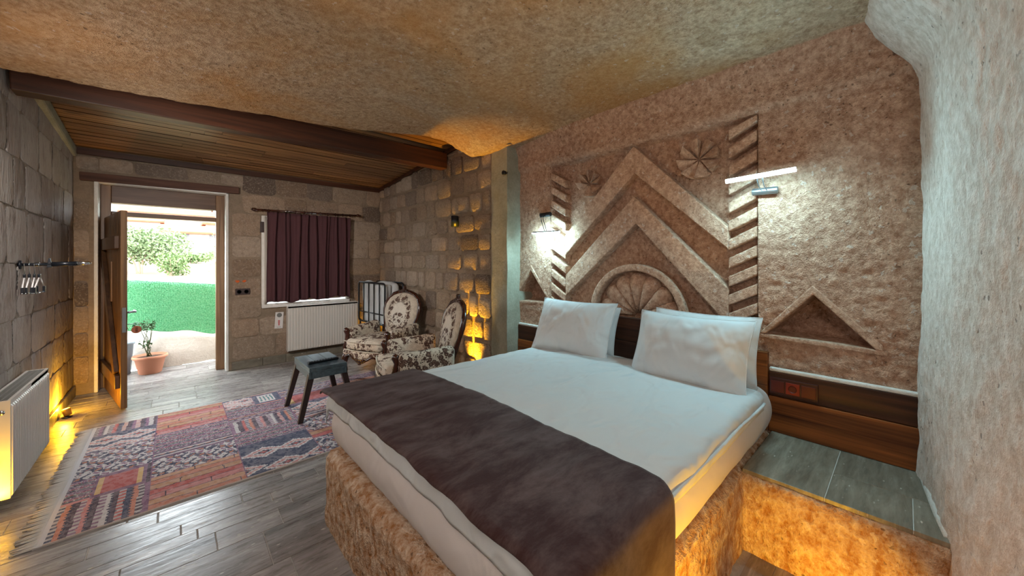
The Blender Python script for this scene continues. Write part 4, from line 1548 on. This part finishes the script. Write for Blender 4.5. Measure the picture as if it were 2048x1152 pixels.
def armchair(label):
    t = thing('armchair', label, 'armchair', (0, 0, 0), 0, 'carved armchairs with floral upholstery')

    def crown(p):
        k = max(0, 1 - (p.x / 0.27) ** 2) * max(0, 1 - (p.y / 0.28) ** 2)
        fr = 0.03 * (1 - (p.x / 0.27) ** 2) if p.y < -0.15 else 0
        return (p.x, p.y - fr, p.z + (0.035 * k if p.z > 0 else 0))
    seat = MB().rbox((0, -0.335, 0.405), (0.53, 0.56, 0.12), 0.05, 8, crown).build('seat_cushion', M['floral'], t, True)
    cordp = []
    for i in range(40):
        u = i / 39 * 2 - 1
        cordp.append((0.262 * u, -0.618 - 0.03 * (1 - u * u), 0.448))
    MB().tube(cordp, 0.006, 6).build('piping', M['piping'], seat, True)
    MB().tube([(x, y - 0.003, 0.352) for x, y, z in cordp], 0.006, 6).build('piping', M['piping'], seat, True)

    # scalloped front apron
    def low(u):
        return 0.268 - 0.045 * math.exp(-(u / 0.28) ** 2) + 0.03 * math.exp(-((abs(u) - 0.62) / 0.2) ** 2)

    def apr(u, v):
        a = u * 2 - 1
        z = 0.352 + (low(a) - 0.352) * v
        return (0.285 * a, -0.600 - 0.035 * (1 - a * a) - 0.02 * math.sin(v * PI), z)
    ap = MB().grid(apr, 30, 6)
    ap.grid(lambda u, v: (0.285 * (u * 2 - 1), -0.57 - 0.03 * (1 - (u * 2 - 1) ** 2), 0.352 + (low(u * 2 - 1) - 0.352) * v), 30, 2)
    ap.box(-0.285, 0.285, -0.58, -0.02, 0.27, 0.352)
    apron = ap.build('apron', M['floral'], t, True, fix=False)
    MB().tube([(0.285 * a, -0.606 - 0.035 * (1 - a * a), low(a) - 0.004) for a in [i / 30 * 2 - 1 for i in range(31)]], 0.011, 8).build('carved_rail', M['carved_wood'], t, True)
    orn = MB()
    for (x, z, r) in ((0, 0.245, 0.024), (-0.034, 0.25, 0.017), (0.034, 0.25, 0.017), (0, 0.215, 0.015), (-0.06, 0.26, 0.012), (0.06, 0.26, 0.012)):
        orn.rbox((x, -0.648, z), (2 * r, 0.026, 2 * r), r * 0.45, 2)
    orn.build('carved_ornament', M['carved_wood'], t, True)
    for s in (-1, 1):
        MB().tube([(s * 0.262, -0.575, 0.31), (s * 0.278, -0.598, 0.24), (s * 0.283, -0.606, 0.18), (s * 0.270, -0.590, 0.10), (s * 0.268, -0.594, 0.045), (s * 0.280, -0.612, 0.018), (s * 0.283, -0.620, 0.002)],
                  [0.034, 0.040, 0.034, 0.021, 0.018, 0.023, 0.020], 10).build('leg', M['carved_wood'], t, True)
        MB().tube([(s * 0.215, -0.03, 0.32), (s * 0.222, -0.01, 0.18), (s * 0.230, 0.05, 0.002)], [0.026, 0.022, 0.018], 8).build('leg', M['carved_wood'], t, True)

        def arm(p):
            k = max(0.0, (p.z + 0.16) / 0.32)
            f = max(0.0, min(1.0, (p.y + 0.24) / 0.48))
            return (p.x * (0.85 + 0.35 * k) + s * 0.02 * k, p.y, p.z + 0.03 * f * k)
        MB().rbox((s * 0.298, -0.275, 0.425), (0.095, 0.50, 0.31), 0.045, 8, arm).build('arm', M['floral'], t, True)
        MB().tube([(s * 0.290, -0.565, 0.30), (s * 0.298, -0.572, 0.36), (s * 0.302, -0.548, 0.43), (s * 0.306, -0.532, 0.50), (s * 0.309, -0.545, 0.555), (s * 0.309, -0.560, 0.572)],
                  [0.026, 0.030, 0.022, 0.024, 0.034, 0.022], 10).build('arm_post', M['carved_wood'], t, True)
    half = [(0.185, 0.40), (0.195, 0.47), (0.225, 0.56), (0.255, 0.65), (0.270, 0.74), (0.262, 0.82), (0.225, 0.885), (0.165, 0.93), (0.09, 0.955), (0.0, 0.965)]
    out = half + [(-x, z) for x, z in reversed(half[:-1])]

    def lean(z):
        return -0.02 + (z - 0.40) * 0.24 + 0.10 * max(0, z - 0.8) ** 1.2
    b = MB()
    n = len(out)
    vs, fs = [], []
    cx, czn = 0, 0.70
    rings = [(1.0, 0.0), (0.93, -0.026), (0.75, -0.042), (0.45, -0.05), (0.15, -0.052)]
    for sc, dy in rings:
        for x, z in out:
            zz_ = czn + (z - czn) * sc
            vs.append((x * sc, lean(zz_) + dy, zz_))
    for k in range(len(rings) - 1):
        for i in range(n):
            fs.append((k * n + i, k * n + (i + 1) % n, (k + 1) * n + (i + 1) % n, (k + 1) * n + i))
    fs.append(tuple((len(rings) - 1) * n + i for i in range(n)))
    o_ = len(vs)
    for x, z in out:
        vs.append((x, lean(z) + 0.025, z))
    for i in range(n):
        fs.append((i, (i + 1) % n, o_ + (i + 1) % n, o_ + i))
    fs.append(tuple(o_ + i for i in range(n)))
    b.add(vs, fs)
    bk = b.build('backrest', M['floral_back'], t, True)
    # carved frame, thicker at the shoulders
    fr, rad = [], []
    for i in range(len(out)):
        x, z = out[i]
        fr.append((x * 1.03, lean(z) + 0.004, z + (0.008 if z > 0.9 else 0)))
        rad.append(0.021 + 0.008 * math.sin(i * 2.1) ** 2)
    # smooth by subdividing
    f2, r2 = [], []
    for i in range(len(fr) - 1):
        for u in (0, 0.5):
            f2.append(tuple(fr[i][k] * (1 - u) + fr[i + 1][k] * u for k in range(3)))
            r2.append(rad[i] * (1 - u) + rad[i + 1] * u)
    f2.append(fr[-1])
    r2.append(rad[-1])
    MB().tube(f2, r2, 10).build('back_frame', M['carved_wood'], t, True)
    cr_ = MB()
    y0 = lean(0.98)
    for (x, z, w, h) in ((0, 1.005, 0.036, 0.075), (-0.034, 0.985, 0.036, 0.04), (0.034, 0.985, 0.036, 0.04), (-0.07, 0.972, 0.045, 0.028), (0.07, 0.972, 0.045, 0.028), (0, 0.972, 0.06, 0.03)):
        cr_.rbox((x, y0 - 0.008, z), (w, 0.045, h), min(w, h) * 0.45, 3)
    cr_.build('crest', M['carved_wood'], t, True)
    return t


def copy_tree(o, label):
    r = o.copy()
    COL.objects.link(r)
    r['label'] = label
    for ch in list(o.children):
        c = ch.copy()
        COL.objects.link(c)
        c.parent = r
        for g in list(ch.children):
            d_ = g.copy()
            COL.objects.link(d_)
            d_.parent = c
    return r


ch1 = armchair('floral armchair in front of the folded cot, facing the stool')
ch2 = copy_tree(ch1, 'floral armchair closest to the bed, seen almost in profile')
ch1.location = (2.12, 4.45, 0.010)
ch1.rotation_euler = (0, 0, math.radians(24 - 90))
ch2.location = (1.98, 3.10, 0.010)
ch2.rotation_euler = (0, 0, math.radians(-15 - 90))

# ---- stool with remote
st = thing('side_stool', 'dark blue-grey wooden stool table on the patchwork rug', 'stool', (1.0, 3.735, 0))
for i in range(3):
    x0 = -0.155 + i * 0.1035
    MB().box(x0 + 0.001, x0 + 0.1025, -0.265, 0.265, 0.425, 0.46).build('top_board', M['stool_wood'], st, bevel=0.003)
for s in (-1, 1):
    MB().box(s * 0.145 - 0.011, s * 0.145 + 0.011, -0.263, 0.263, 0.365, 0.4245).build('apron', M['stool_wood'], st, bevel=0.003)
    MB().box(-0.133, 0.133, s * 0.252 - 0.011, s * 0.252 + 0.011, 0.365, 0.4245).build('apron', M['stool_wood'], st, bevel=0.003)
for sx in (-1, 1):
    for sy in (-1, 1):
        p, q = Vector((sx * 0.125, sy * 0.225, 0.4245)), Vector((sx * 0.222, sy * 0.252, 0.004))
        d_ = q - p
        w0, w1 = 0.026, 0.019
        c4 = [(-1, -1), (1, -1), (1, 1), (-1, 1)]
        MB().prism([(q.x + a * w1, q.y + c * w1, 0.009) for a, c in c4], [(p.x + a * w0, p.y + c * w0, p.z) for a, c in c4]).build('leg', M['stool_leg'], st, bevel=0.003)
rm = thing('remote_control', 'slim black remote control lying on the stool', 'remote control', (1.0, 3.63, 0.4605), PI / 2 + 0.08)
MB().rbox((0, 0, 0.010), (0.048, 0.26, 0.020), 0.0085, 6).build('case', M['plastic'], rm, True)
for i in range(8):
    for j in (-1, 0, 1):
        MB().box(j * 0.014 - 0.004, j * 0.014 + 0.004, 0.09 - i * 0.024 - 0.005, 0.09 - i * 0.024 + 0.005, 0.0195, 0.0225).build('button', M['button'], rm)
MB().rbox((0, -0.127, 0.010), (0.03, 0.012, 0.012), 0.004, 2).build('end_cap', M['chrome'], rm, True)

# ---- folded cot
ct = thing('folding_cot', 'folded black metal cot with white bedding beside the radiator', 'folding bed', (0, 0, 0))
cA, cB = Vector((2.045, 5.62, 0)), Vector((2.105, 4.83, 0))


def rr_rect(A, B, z0, z1, r):
    L = (B - A).length
    d = (B - A).normalized()
    pts = []
    for (c, zc, a0) in ((L - r, z1 - r, 0), (r, z1 - r, 90), (r, z0 + r, 180), (L - r, z0 + r, 270)):
        for k in range(6):
            a = math.radians(a0 + 90 * k / 5)
            pts.append(A + d * (c + r * math.cos(a)) + Vector((0, 0, zc + r * math.sin(a))))
    return pts


for (off, nm) in ((Vector((0, 0, 0)), 0), (Vector((0.275, 0.02, 0)), 1)):
    A, B = cA + off, cB + off
    MB().tube(rr_rect(A, B, 0.50, 1.075, 0.05), 0.0125, 9, closed=True).build('frame', M['black_metal'], ct, True)
    for i in range(1, 5):
        p = A.lerp(B, i / 5)
        MB().tube([p + Vector((0, 0, 0.50)), p + Vector((0, 0, 1.075))], 0.008, 7).build('bar', M['black_metal'], ct, True)
    MB().tube([A + Vector((0, 0, 0.64)), B + Vector((0, 0, 0.64))], 0.008, 7).build('cross_bar', M['black_metal'], ct, True)
    for u in (0.06, 0.94):
        p = A.lerp(B, u)
        MB().tube([p + Vector((0, 0, 0.52)), p + Vector((0.0, 0, 0.04))], 0.011, 8).build('leg', M['black_metal'], ct, True)
        MB().lathe([(0.004, -0.012), (0.028, -0.012), (0.030, 0.0), (0.028, 0.012), (0.004, 0.012)], p + Vector((0, 0, 0.031)), 14, 'x').build('caster', M['rubber'], ct, True)
mid = (cA + cB) / 2
for k, (x, w) in enumerate(((0.078, 0.115), (0.197, 0.115))):
    def bw(p):
        s = 0.012 * noise.noise((p.x * 9 + k, p.y * 6, p.z * 7))
        return (p.x + s, p.y, p.z + (0.02 * math.sin(p.y * 7 + k * 2) if p.z > 0.2 else 0) + s)
    o = MB().rbox((0, 0, 0), (w, 0.70, 0.60), 0.052, 14, bw).build('bedding', M['white_cloth'], ct, True)
    o.location = (mid.x + x, mid.y, 0.775)
    o.rotation_euler = (0, 0, math.atan2(cB.x - cA.x, cA.y - cB.y))

# ================================================================== RUG
RX0, RX1, RY0, RY1 = -0.50, 1.95, 2.825, 4.535
nx, ny = 408, 285
gx = np.linspace(RX0, RX1, nx + 1)
gy = np.linspace(RY0, RY1, ny + 1)
A_, B_ = np.meshgrid(gx, gy)
Zr = 0.008 + 0.002 * fbm(A_, B_, 6, 3, 4)
Pm = np.stack([A_, B_, Zr], -1)
rug = thing('rug', 'faded patchwork kilim rug in reds and blues with a pale fringe', 'rug', (0, 0, 0))
rug_o = np_grid('pile', Pm, M['rug'], rug)
fx, fy = (gx[:-1] + gx[1:]) / 2, (gy[:-1] + gy[1:]) / 2
FX, FY = np.meshgrid(fx, fy)
colr = np.zeros((ny, nx, 3))
cc = lambda *a: np.array(srgb(*a)[:3])
NAVY, NAVY2, TEAL = cc(44, 62, 92), cc(30, 44, 74), cc(70, 140, 146)
WHITE, PINK, RED = cc(206, 204, 206), cc(190, 124, 122), cc(178, 84, 82)
ORNG, TAN, PURP = cc(188, 120, 96), cc(196, 150, 116), cc(124, 88, 120)
DARK, GREEN, YEL = cc(58, 46, 66), cc(96, 130, 112), cc(204, 170, 112)


def lerp3(m, a, b):
    return a * (1 - m[..., None]) + b * m[..., None]


def pat(kind, u, v, U_, V_, sd):
    """u,v in 0..1 inside the patch, U_,V_ metres"""
    sh = u.shape
    out = np.zeros(sh + (3,))
    if kind == 'stripes':
        k = np.floor(U_ / 0.026).astype(int)
        pal = [PINK, DARK, PURP, WHITE * 0.85, DARK, RED, NAVY, ORNG, DARK, PURP]
        for i in range(10):
            out[(k + sd) % 10 == i] = pal[i]
        zig = np.abs(((V_ / 0.03) % 1) - 0.5) * 0.02
        m = ((U_ + zig) % 0.078) < 0.010
        out[m] = NAVY2
        m = (((V_ / 0.02).astype(int) % 2) == 0) & ((k % 3) == 1)
        out[m] = WHITE * 0.7
    elif kind == 'diamond':
        out[:] = NAVY
        for (cu, cv, R) in ((0.30, 0.62, 0.14), (0.75, 0.60, 0.14), (0.52, 0.12, 0.14), (0.02, 0.2, 0.12), (1.0, 0.15, 0.12)):
            q = np.abs(np.round((U_ - cu * U_.max()) / 0.012)) * 0.012 * 0.62 + np.abs(np.round((V_ - cv * V_.max()) / 0.012)) * 0.012
            out[q < R * 0.62] = WHITE
            out[q < R * 0.48] = PINK
            out[q < R * 0.36] = WHITE * 0.9
            out[q < R * 0.22] = NAVY2
            out[q < R * 0.10] = RED
    elif kind == 'mosaic':
        a = np.sin(U_ * 78 + sd) * np.sin(V_ * 66) + 0.6 * np.sin(U_ * 33 + V_ * 52 + sd) + 0.5 * np.sin(U_ * 150) * np.sin(V_ * 141)
        out[:] = NAVY2 * 1.2
        out[a > 0.0] = WHITE * 0.88
        out[a > 0.85] = PURP
        out[a < -0.95] = ORNG * 0.8
    elif kind == 'plain':
        k = np.floor(V_ / 0.062).astype(int)
        pal = [ORNG, TAN * 0.95, PINK, RED * 1.05, TAN * 0.85]
        for i in range(5):
            out[(k + sd) % 5 == i] = pal[i]
        out[(V_ % 0.062) < 0.006] = DARK
        out[((U_ + (k % 3) * 0.07) % 0.21 < 0.006) & (k % 2 == 0)] = DARK
    elif kind == 'weave':
        k = np.floor(V_ / 0.010).astype(int)
        pal = [PURP, PURP * 0.8, DARK * 1.2, GREEN * 0.8, PURP * 1.1, RED * 0.8, PURP]
        for i in range(7):
            out[(k + sd) % 7 == i] = pal[i]
        sp = RNG.random(sh)
        out[sp > 0.86] = WHITE * 0.75
        out[sp < 0.16] = NAVY2 * 1.3
    elif kind == 'lines':
        k = np.floor(V_ / 0.016).astype(int)
        pal = [WHITE * 0.85, DARK, PURP, WHITE * 0.75, NAVY, ORNG * 0.9]
        for i in range(6):
            out[(k + sd) % 6 == i] = pal[i]
        w = ((V_ + 0.012 * np.abs(((U_ / 0.05) % 1) - 0.5) * 4) % 0.07) < 0.014
        out[w] = NAVY2
    elif kind == 'field':
        out[:] = RED * 0.95
        fr = (u < 0.16) | (u > 0.84)
        out[fr] = YEL
        out[((u < 0.05) | (u > 0.95) | (v < 0.12) | (v > 0.88))] = PURP * 0.8
    elif kind == 'comb':
        out[:] = NAVY * 1.1
        q = (np.abs(u - 0.5) < 0.3) & (np.abs(v - 0.5) < 0.32)
        out[q] = WHITE
        out[q & ((U_ % 0.03) < 0.013) & (np.abs(v - 0.5) < 0.24)] = TEAL * 0.8
        out[(v < 0.08) | (v > 0.92)] = PINK
    return out


patches = [
    (-.50, -.115, 4.30, 4.54, 'stripes', 0), (-.50, -.115, 3.96, 4.30, 'diamond', 0), (-.50, -.115, 3.50, 3.96, 'mosaic', 1),
    (-.50, -.36, 3.22, 3.50, 'weave', 2), (-.36, -.14, 3.20, 3.50, 'field', 0), (-.14, -.115, 3.20, 3.50, 'stripes', 4), (-.50, -.36, 3.10, 3.22, 'plain', 1), (-.50, -.115, 2.82, 3.20, 'stripes', 5),
    (-.115, .335, 4.00, 4.54, 'plain', 2), (-.115, .335, 3.86, 4.00, 'weave', 3), (-.115, .335, 3.66, 3.86, 'weave', 1), (-.115, .335, 3.52, 3.66, 'lines', 1), (-.115, .335, 3.24, 3.52, 'mosaic', 7), (-.115, .335, 2.82, 3.24, 'plain', 0),
    (.335, .56, 4.26, 4.54, 'diamond', 0), (.56, .785, 4.20, 4.54, 'comb', 0), (.335, .56, 4.20, 4.26, 'lines', 3), (.335, .785, 3.98, 4.20, 'weave', 3), (.335, .785, 3.88, 3.98, 'lines', 0), (.335, .785, 3.62, 3.88, 'stripes', 2), (.335, .785, 3.34, 3.62, 'weave', 0), (.335, .785, 2.82, 3.34, 'diamond', 0),
    (.785, 1.25, 4.28, 4.54, 'lines', 2), (.785, 1.25, 3.98, 4.28, 'field', 0), (.785, 1.25, 3.72, 3.98, 'diamond', 0), (.785, 1.25, 3.58, 3.72, 'lines', 4), (.785, 1.25, 3.26, 3.58, 'mosaic', 3), (.785, 1.25, 3.12, 3.26, 'plain', 3), (.785, 1.25, 2.82, 3.12, 'mosaic', 5),
    (1.25, 1.95, 4.34, 4.54, 'weave', 5), (1.25, 1.95, 4.12, 4.34, 'plain', 3), (1.25, 1.95, 3.80, 4.12, 'mosaic', 9), (1.25, 1.95, 3.5, 3.80, 'stripes', 1), (1.25, 1.95, 2.82, 3.5, 'diamond', 0)]
wobx = 0.004 * fbm(FX, FY, 20, 2, 51) * 2
for (x0, x1, y0, y1, kind, sd) in patches:
    m = (FX >= x0) & (FX < x1) & (FY >= y0) & (FY < y1)
    u, v = (FX[m] - x0) / (x1 - x0), (FY[m] - y0) / (y1 - y0)
    colr[m] = pat(kind, u, v, FX[m] - x0 + wobx[m], FY[m] - y0 + wobx[m], sd)
    edge = m & ((np.abs(FX - x0) < 0.006) | (np.abs(FY - y0) < 0.005))
    colr[edge] = PURP * 0.9
fade = 0.5 + fbm(FX, FY, 5, 4, 61)
worn = 0.5 + fbm(FX, FY, 60, 2, 62)
grey = cc(170, 160, 164)
m = np.clip(0.10 + 0.35 * fade * (worn > 0.45), 0, 0.6)
colr = lerp3(m, colr, grey)
colr *= (0.82 + 0.36 * worn)[..., None]
bord = (FY < RY0 + 0.012) | (FY > RY1 - 0.012)
colr[bord] = cc(176, 160, 152)
bord = (FX < RX0 + 0.03)
colr[bord] = cc(190, 190, 196)
me = rug_o.data
ca = me.color_attributes.new('col', 'FLOAT_COLOR', 'CORNER')
flatc = np.ones((ny * nx, 4), np.float32)
flatc[:, :3] = np.clip(colr.reshape(-1, 3), 0, 1)
ca.data.foreach_set('color', np.repeat(flatc, 4, axis=0).reshape(-1))
b = MB()
b.box(RX0, RX1, RY0, RY1, 0.001, 0.006)
b.build('backing', M['fringe'], rug)
b = MB()
for sd, xe in ((-1, RX0), (1, RX1)):
    y = RY0 + 0.006
    while y < RY1:
        l = random.uniform(0.05, 0.085)
        a = random.uniform(-0.012, 0.012)
        b.tube([(xe - sd * 0.01, y, 0.006), (xe + sd * l * 0.5, y + a * 0.5, 0.005), (xe + sd * l, y + a, 0.004)], [0.004, 0.0035, 0.0025], 5)
        y += 0.0125
fr = b.build('fringe', M['fringe'], rug, True)
fr['kind'] = 'stuff'

# ================================================================== OUTSIDE
# terrace edge: low white rock bank with a turf screen on top
def bank(u, v):
    x = -2.6 + 4.6 * u
    zt = 0.405 - 0.16 * (x - 0.0) if -1.2 < x < 1.0 else (0.6 if x <= -1.2 else 0.245)
    a = v * 3
    y = 6.56 + 0.09 * min(1, max(0, (-x - 0.15) * 5)) + (0.06 * min(a, 1) if a < 1 else 0.06 + (a - 1) * 0.35)
    z = zt * min(a, 1) ** 0.8 + 0.03 * (1 if a >= 1 else 0)
    nn = noise.noise((x * 2.5, y * 3, z * 4))
    return (x, y + 0.03 * nn, max(-0.02, z + 0.04 * noise.noise((x * 4, y * 4, 1))))


struct(MB().grid(bank, 60, 26).build('terrace_bank', M['ground'], None, True, fix=False), 'low bleached rock bank outside the doorway', 'bank')
fence = thing('turf_screen', 'bright green artificial hedge screen beyond the doorway', 'fence', (0, 6.74, 0))
b = MB()
x = -2.4


def ft(x):
    return 1.108 - 0.10 * x, 0.37 - 0.25 * (x if x > -0.8 else -0.8)


rg = random.Random(3)
pts_t = []
b.prism([(-2.4, 0, 0.5), (1.6, 0, 0.05), (1.6, 0, 0.94), (-2.4, 0, 1.34)], [(-2.4, 0.02, 0.5), (1.6, 0.02, 0.05), (1.6, 0.02, 0.94), (-2.4, 0.02, 1.34)])
b.build('backing', M['turf'], fence)
b = MB()
row = 0
z = 0.0
step = 0.034
for i in range(int(4.0 / step)):
    x = -2.4 + i * step
    t_, l_ = ft(x)
    z = l_ - 0.05
    k = 0
    while z < t_:
        xx = x + (k % 2) * step * 0.5
        a = rg.uniform(0.6, 1.0)
        # a drooping tuft of three blades
        for dx in (-0.012, 0.0, 0.012):
            l = 0.045 * a
            b.add([(xx + dx - 0.006, 0.0, z), (xx + dx + 0.006, 0.0, z), (xx + dx * 2 + rg.uniform(-.006, .006), -0.030 * a, z - l * rg.uniform(0.2, 0.9))], [(0, 1, 2)])
        z += step * 0.75
        k += 1
o = b.build('tufts', M['turf'], fence, fix=False)
o['kind'] = 'stuff'


def leaves(b, n, centre, rad, size, rg, flat_=0.3):
    for _ in range(n):
        while True:
            p = Vector((rg.uniform(-1, 1), rg.uniform(-1, 1), rg.uniform(-1, 1)))
            if p.length < 1:
                break
        p = Vector((p.x * rad[0], p.y * rad[1], p.z * rad[2])) + Vector(centre)
        d1 = Vector((rg.uniform(-1, 1), rg.uniform(-1, 1), rg.uniform(-1, 1))).normalized() * size
        d2 = d1.cross(Vector((rg.uniform(-1, 1), rg.uniform(-1, 1), rg.uniform(-1, 1)))).normalized() * size * 0.5
        b.add([p - d1, p + d2, p + d1, p - d2], [(0, 1, 2, 3)])


# pots
pt = thing('potted_rose', 'terracotta pot with a spindly rose bush outside the doorway', 'potted plant', (-0.225, 6.36, 0))
MB().lathe([(0.0, 0.0), (0.098, 0.0), (0.105, 0.008), (0.140, 0.185), (0.160, 0.190), (0.164, 0.200), (0.160, 0.222), (0.150, 0.222), (0.140, 0.190), (0.0, 0.188)], seg=28).build('pot', M['terracotta'], pt, True)
MB().lathe([(0.0, 0.190), (0.139, 0.192), (0.139, 0.196), (0.0, 0.204)], seg=20).build('soil', M['soil'], pt)
rg = random.Random(11)
lb = MB()
for i in range(5):
    a = rg.uniform(0, 2 * PI)
    p = [Vector((0.03 * math.cos(a), 0.03 * math.sin(a), 0.195))]
    for k in range(5):
        p.append(p[-1] + Vector((rg.uniform(-0.035, 0.035), rg.uniform(-0.03, 0.03), rg.uniform(0.06, 0.10))))
    MB().tube(p, [0.006, 0.005, 0.004, 0.004, 0.003, 0.002], 6).build('stem', M['stem'], pt, True)
    leaves(lb, 26, p[-1] + Vector((-0.01, 0, -0.01)), (0.08, 0.07, 0.06), 0.021, rg)
    leaves(lb, 7, p[2], (0.06, 0.05, 0.06), 0.018, rg)
o = lb.build('foliage', M['leaf'], pt, fix=False)
o['kind'] = 'stuff'
gp = thing('grey_planter', 'tall grey planter half hidden behind the open door', 'planter', (-0.485, 6.505, 0))
MB().lathe([(0.0, 0.0), (0.085, 0.0), (0.110, 0.36), (0.122, 0.365), (0.122, 0.39), (0.110, 0.39), (0.104, 0.34), (0.0, 0.34)], seg=28).build('pot', M['grey_pot'], gp, True)
MB().lathe([(0.0, 0.340), (0.104, 0.343), (0.104, 0.35), (0.0, 0.36)], seg=20).build('soil', M['soil'], gp)

# slope, hill, village


def terr(u, v):
    d = 7.3 + 160 * v ** 2.2
    x = (u - 0.5) * (12 + d * 1.3)
    z = np.interp(d, [7, 10, 20, 40, 60, 90, 120, 170], [-0.1, 0.35, 0.80, 1.7, 3.0, 5.6, 9.0, 16.0])
    z += (0.25 + 0.006 * d) * noise.noise((x * 0.12, d * 0.1, 0)) + 0.06 * noise.noise((x * 1.1, d * 1.1, 2))
    return (x, d, float(z))


struct(MB().grid(terr, 70, 90).build('hillside', M['dry'], None, True, fix=False), 'dry grass slope and village hillside beyond the screen', 'hillside')


def hill(u, v):
    x = -260 + 420 * u
    y = 330 + 120 * v
    prof = np.interp(x, [-260, -160, -90, -28, -14, -2, 12, 30, 60, 160], [30, 60, 74, 60, 58, 36, 28, 24, 22, 16])
    z = float(prof) * math.sin(PI * min(1, 0.02 + v * 0.98) * 0.62) + 3 * noise.noise((x * 0.03, y * 0.03, 0)) - 2
    return (x, y, z)


struct(MB().grid(hill, 70, 20).build('mountain', M['hill'], None, True, fix=False), 'hazy rock hill above the village', 'hill')


def house(label, X, Y, Z, w, d, h, roofh, nwin, overhang=0.3, gable=True):
    t = thing('house', label, 'house', (X, Y, Z - 0.5), 0, 'village houses on the hillside')
    hh = h + 0.5
    MB().box(-w / 2, w / 2, 0, d, 0, hh).build('wall', M['house_wall'], t)
    o = overhang
    if gable:
        MB().prism_x([(-o, hh), (d / 2, hh + roofh), (d + o, hh), (d + o, hh - 0.15), (-o, hh - 0.15)], -w / 2 - o, w / 2 + o).build('roof', M['roof_tile'], t)
    else:
        MB().box(-w / 2 - o, w / 2 + o, -o, d + o, hh, hh + roofh).build('roof', M['roof_tile'], t)
    for i in range(nwin):
        x = -w / 2 + w * (i + 0.5) / nwin
        MB().box(x - 0.4, x + 0.4, -0.06, 0.05, hh * 0.45, hh * 0.45 + 1.0).build('window', M['house_dark'], t)
    return t


house('pale house with a long terracotta roof, second highest in the village', 0.9, 62, 5.0, 11, 6, 2.3, 0.9, 4)
house('topmost village house with a pink roof under the hill', -2.0, 88, 8.6, 14, 7, 2.4, 1.0, 5)
house('white gabled house nearest to the dry slope', 1.5, 40, 2.2, 4.2, 4.0, 1.6, 0.7, 2)
house('wide low house with a flat roof right of the gabled house', 6.0, 52, 3.0, 7.0, 5, 2.4, 0.25, 3, gable=False)
house('white village house half hidden by the big shrub', -4.2, 56, 3.4, 6, 5, 2.4, 0.8, 3)
house('small far house on the ridge beside the bare sapling', 11.0, 84, 7.2, 8, 5, 2.2, 0.8, 3)


def shrub(label, X, Y, Z, rx, rz, n, size, mat, seed, trunk=True):
    t = thing('shrub', label, 'shrub', (X, Y, Z), 0, 'shrubs beyond the screen')
    rg = random.Random(seed)
    b = MB()
    for k in range(5):
        c = (rg.uniform(-0.5, 0.5) * rx, rg.uniform(-0.4, 0.4) * rx, rz * rg.uniform(0.7, 1.25))
        leaves(b, n // 5, c, (rx * 0.7, rx * 0.6, rz * 0.62), size, rg)
    o = b.build('foliage', mat, t, fix=False)
    o['kind'] = 'stuff'
    for k in range(3):
        MB().tube([(0, 0, -0.3), (rg.uniform(-.3, .3) * rx, 0, rz * 0.6), (rg.uniform(-.7, .7) * rx, rg.uniform(-.3, .3), rz * 1.3)], [0.05, 0.035, 0.015], 6).build('trunk', M['bark'], t, True)


shrub('big grey-green shrub beyond the turf screen, left half of the doorway view', -1.05, 22, 0.75, 1.5, 1.25, 4200, 0.075, M['tree_leaf'], 1)
shrub('smaller green shrub at the right flank of the big one', -0.15, 20, 0.60, 0.55, 0.7, 1200, 0.06, M['tree_leaf_b'], 2)
shrub('low leafy bush before the white gabled house', 0.85, 30, 1.2, 0.9, 0.45, 700, 0.09, M['tree_leaf_b'], 3)
shrub('low yellow-green bush before the flat roofed house', 2.5, 34, 1.5, 1.1, 0.4, 700, 0.09, M['tree_leaf'], 4)
sp = thing('bare_sapling', 'thin bare sapling rising above the dry slope', 'sapling', (0.78, 14, 0.5))
rg = random.Random(5)
p = [Vector((0, 0, 0))]
for i in range(9):
    p.append(p[-1] + Vector((rg.uniform(-0.05, 0.035), 0, 0.19)))
MB().tube(p, [0.02 - 0.0018 * i for i in range(10)], 6).build('stem', M['bark'], sp, True)
lb = MB()
for q in p[3:]:
    leaves(lb, 6, q, (0.09, 0.06, 0.09), 0.03, rg)
o = lb.build('foliage', M['tree_leaf'], sp, fix=False)
o['kind'] = 'stuff'
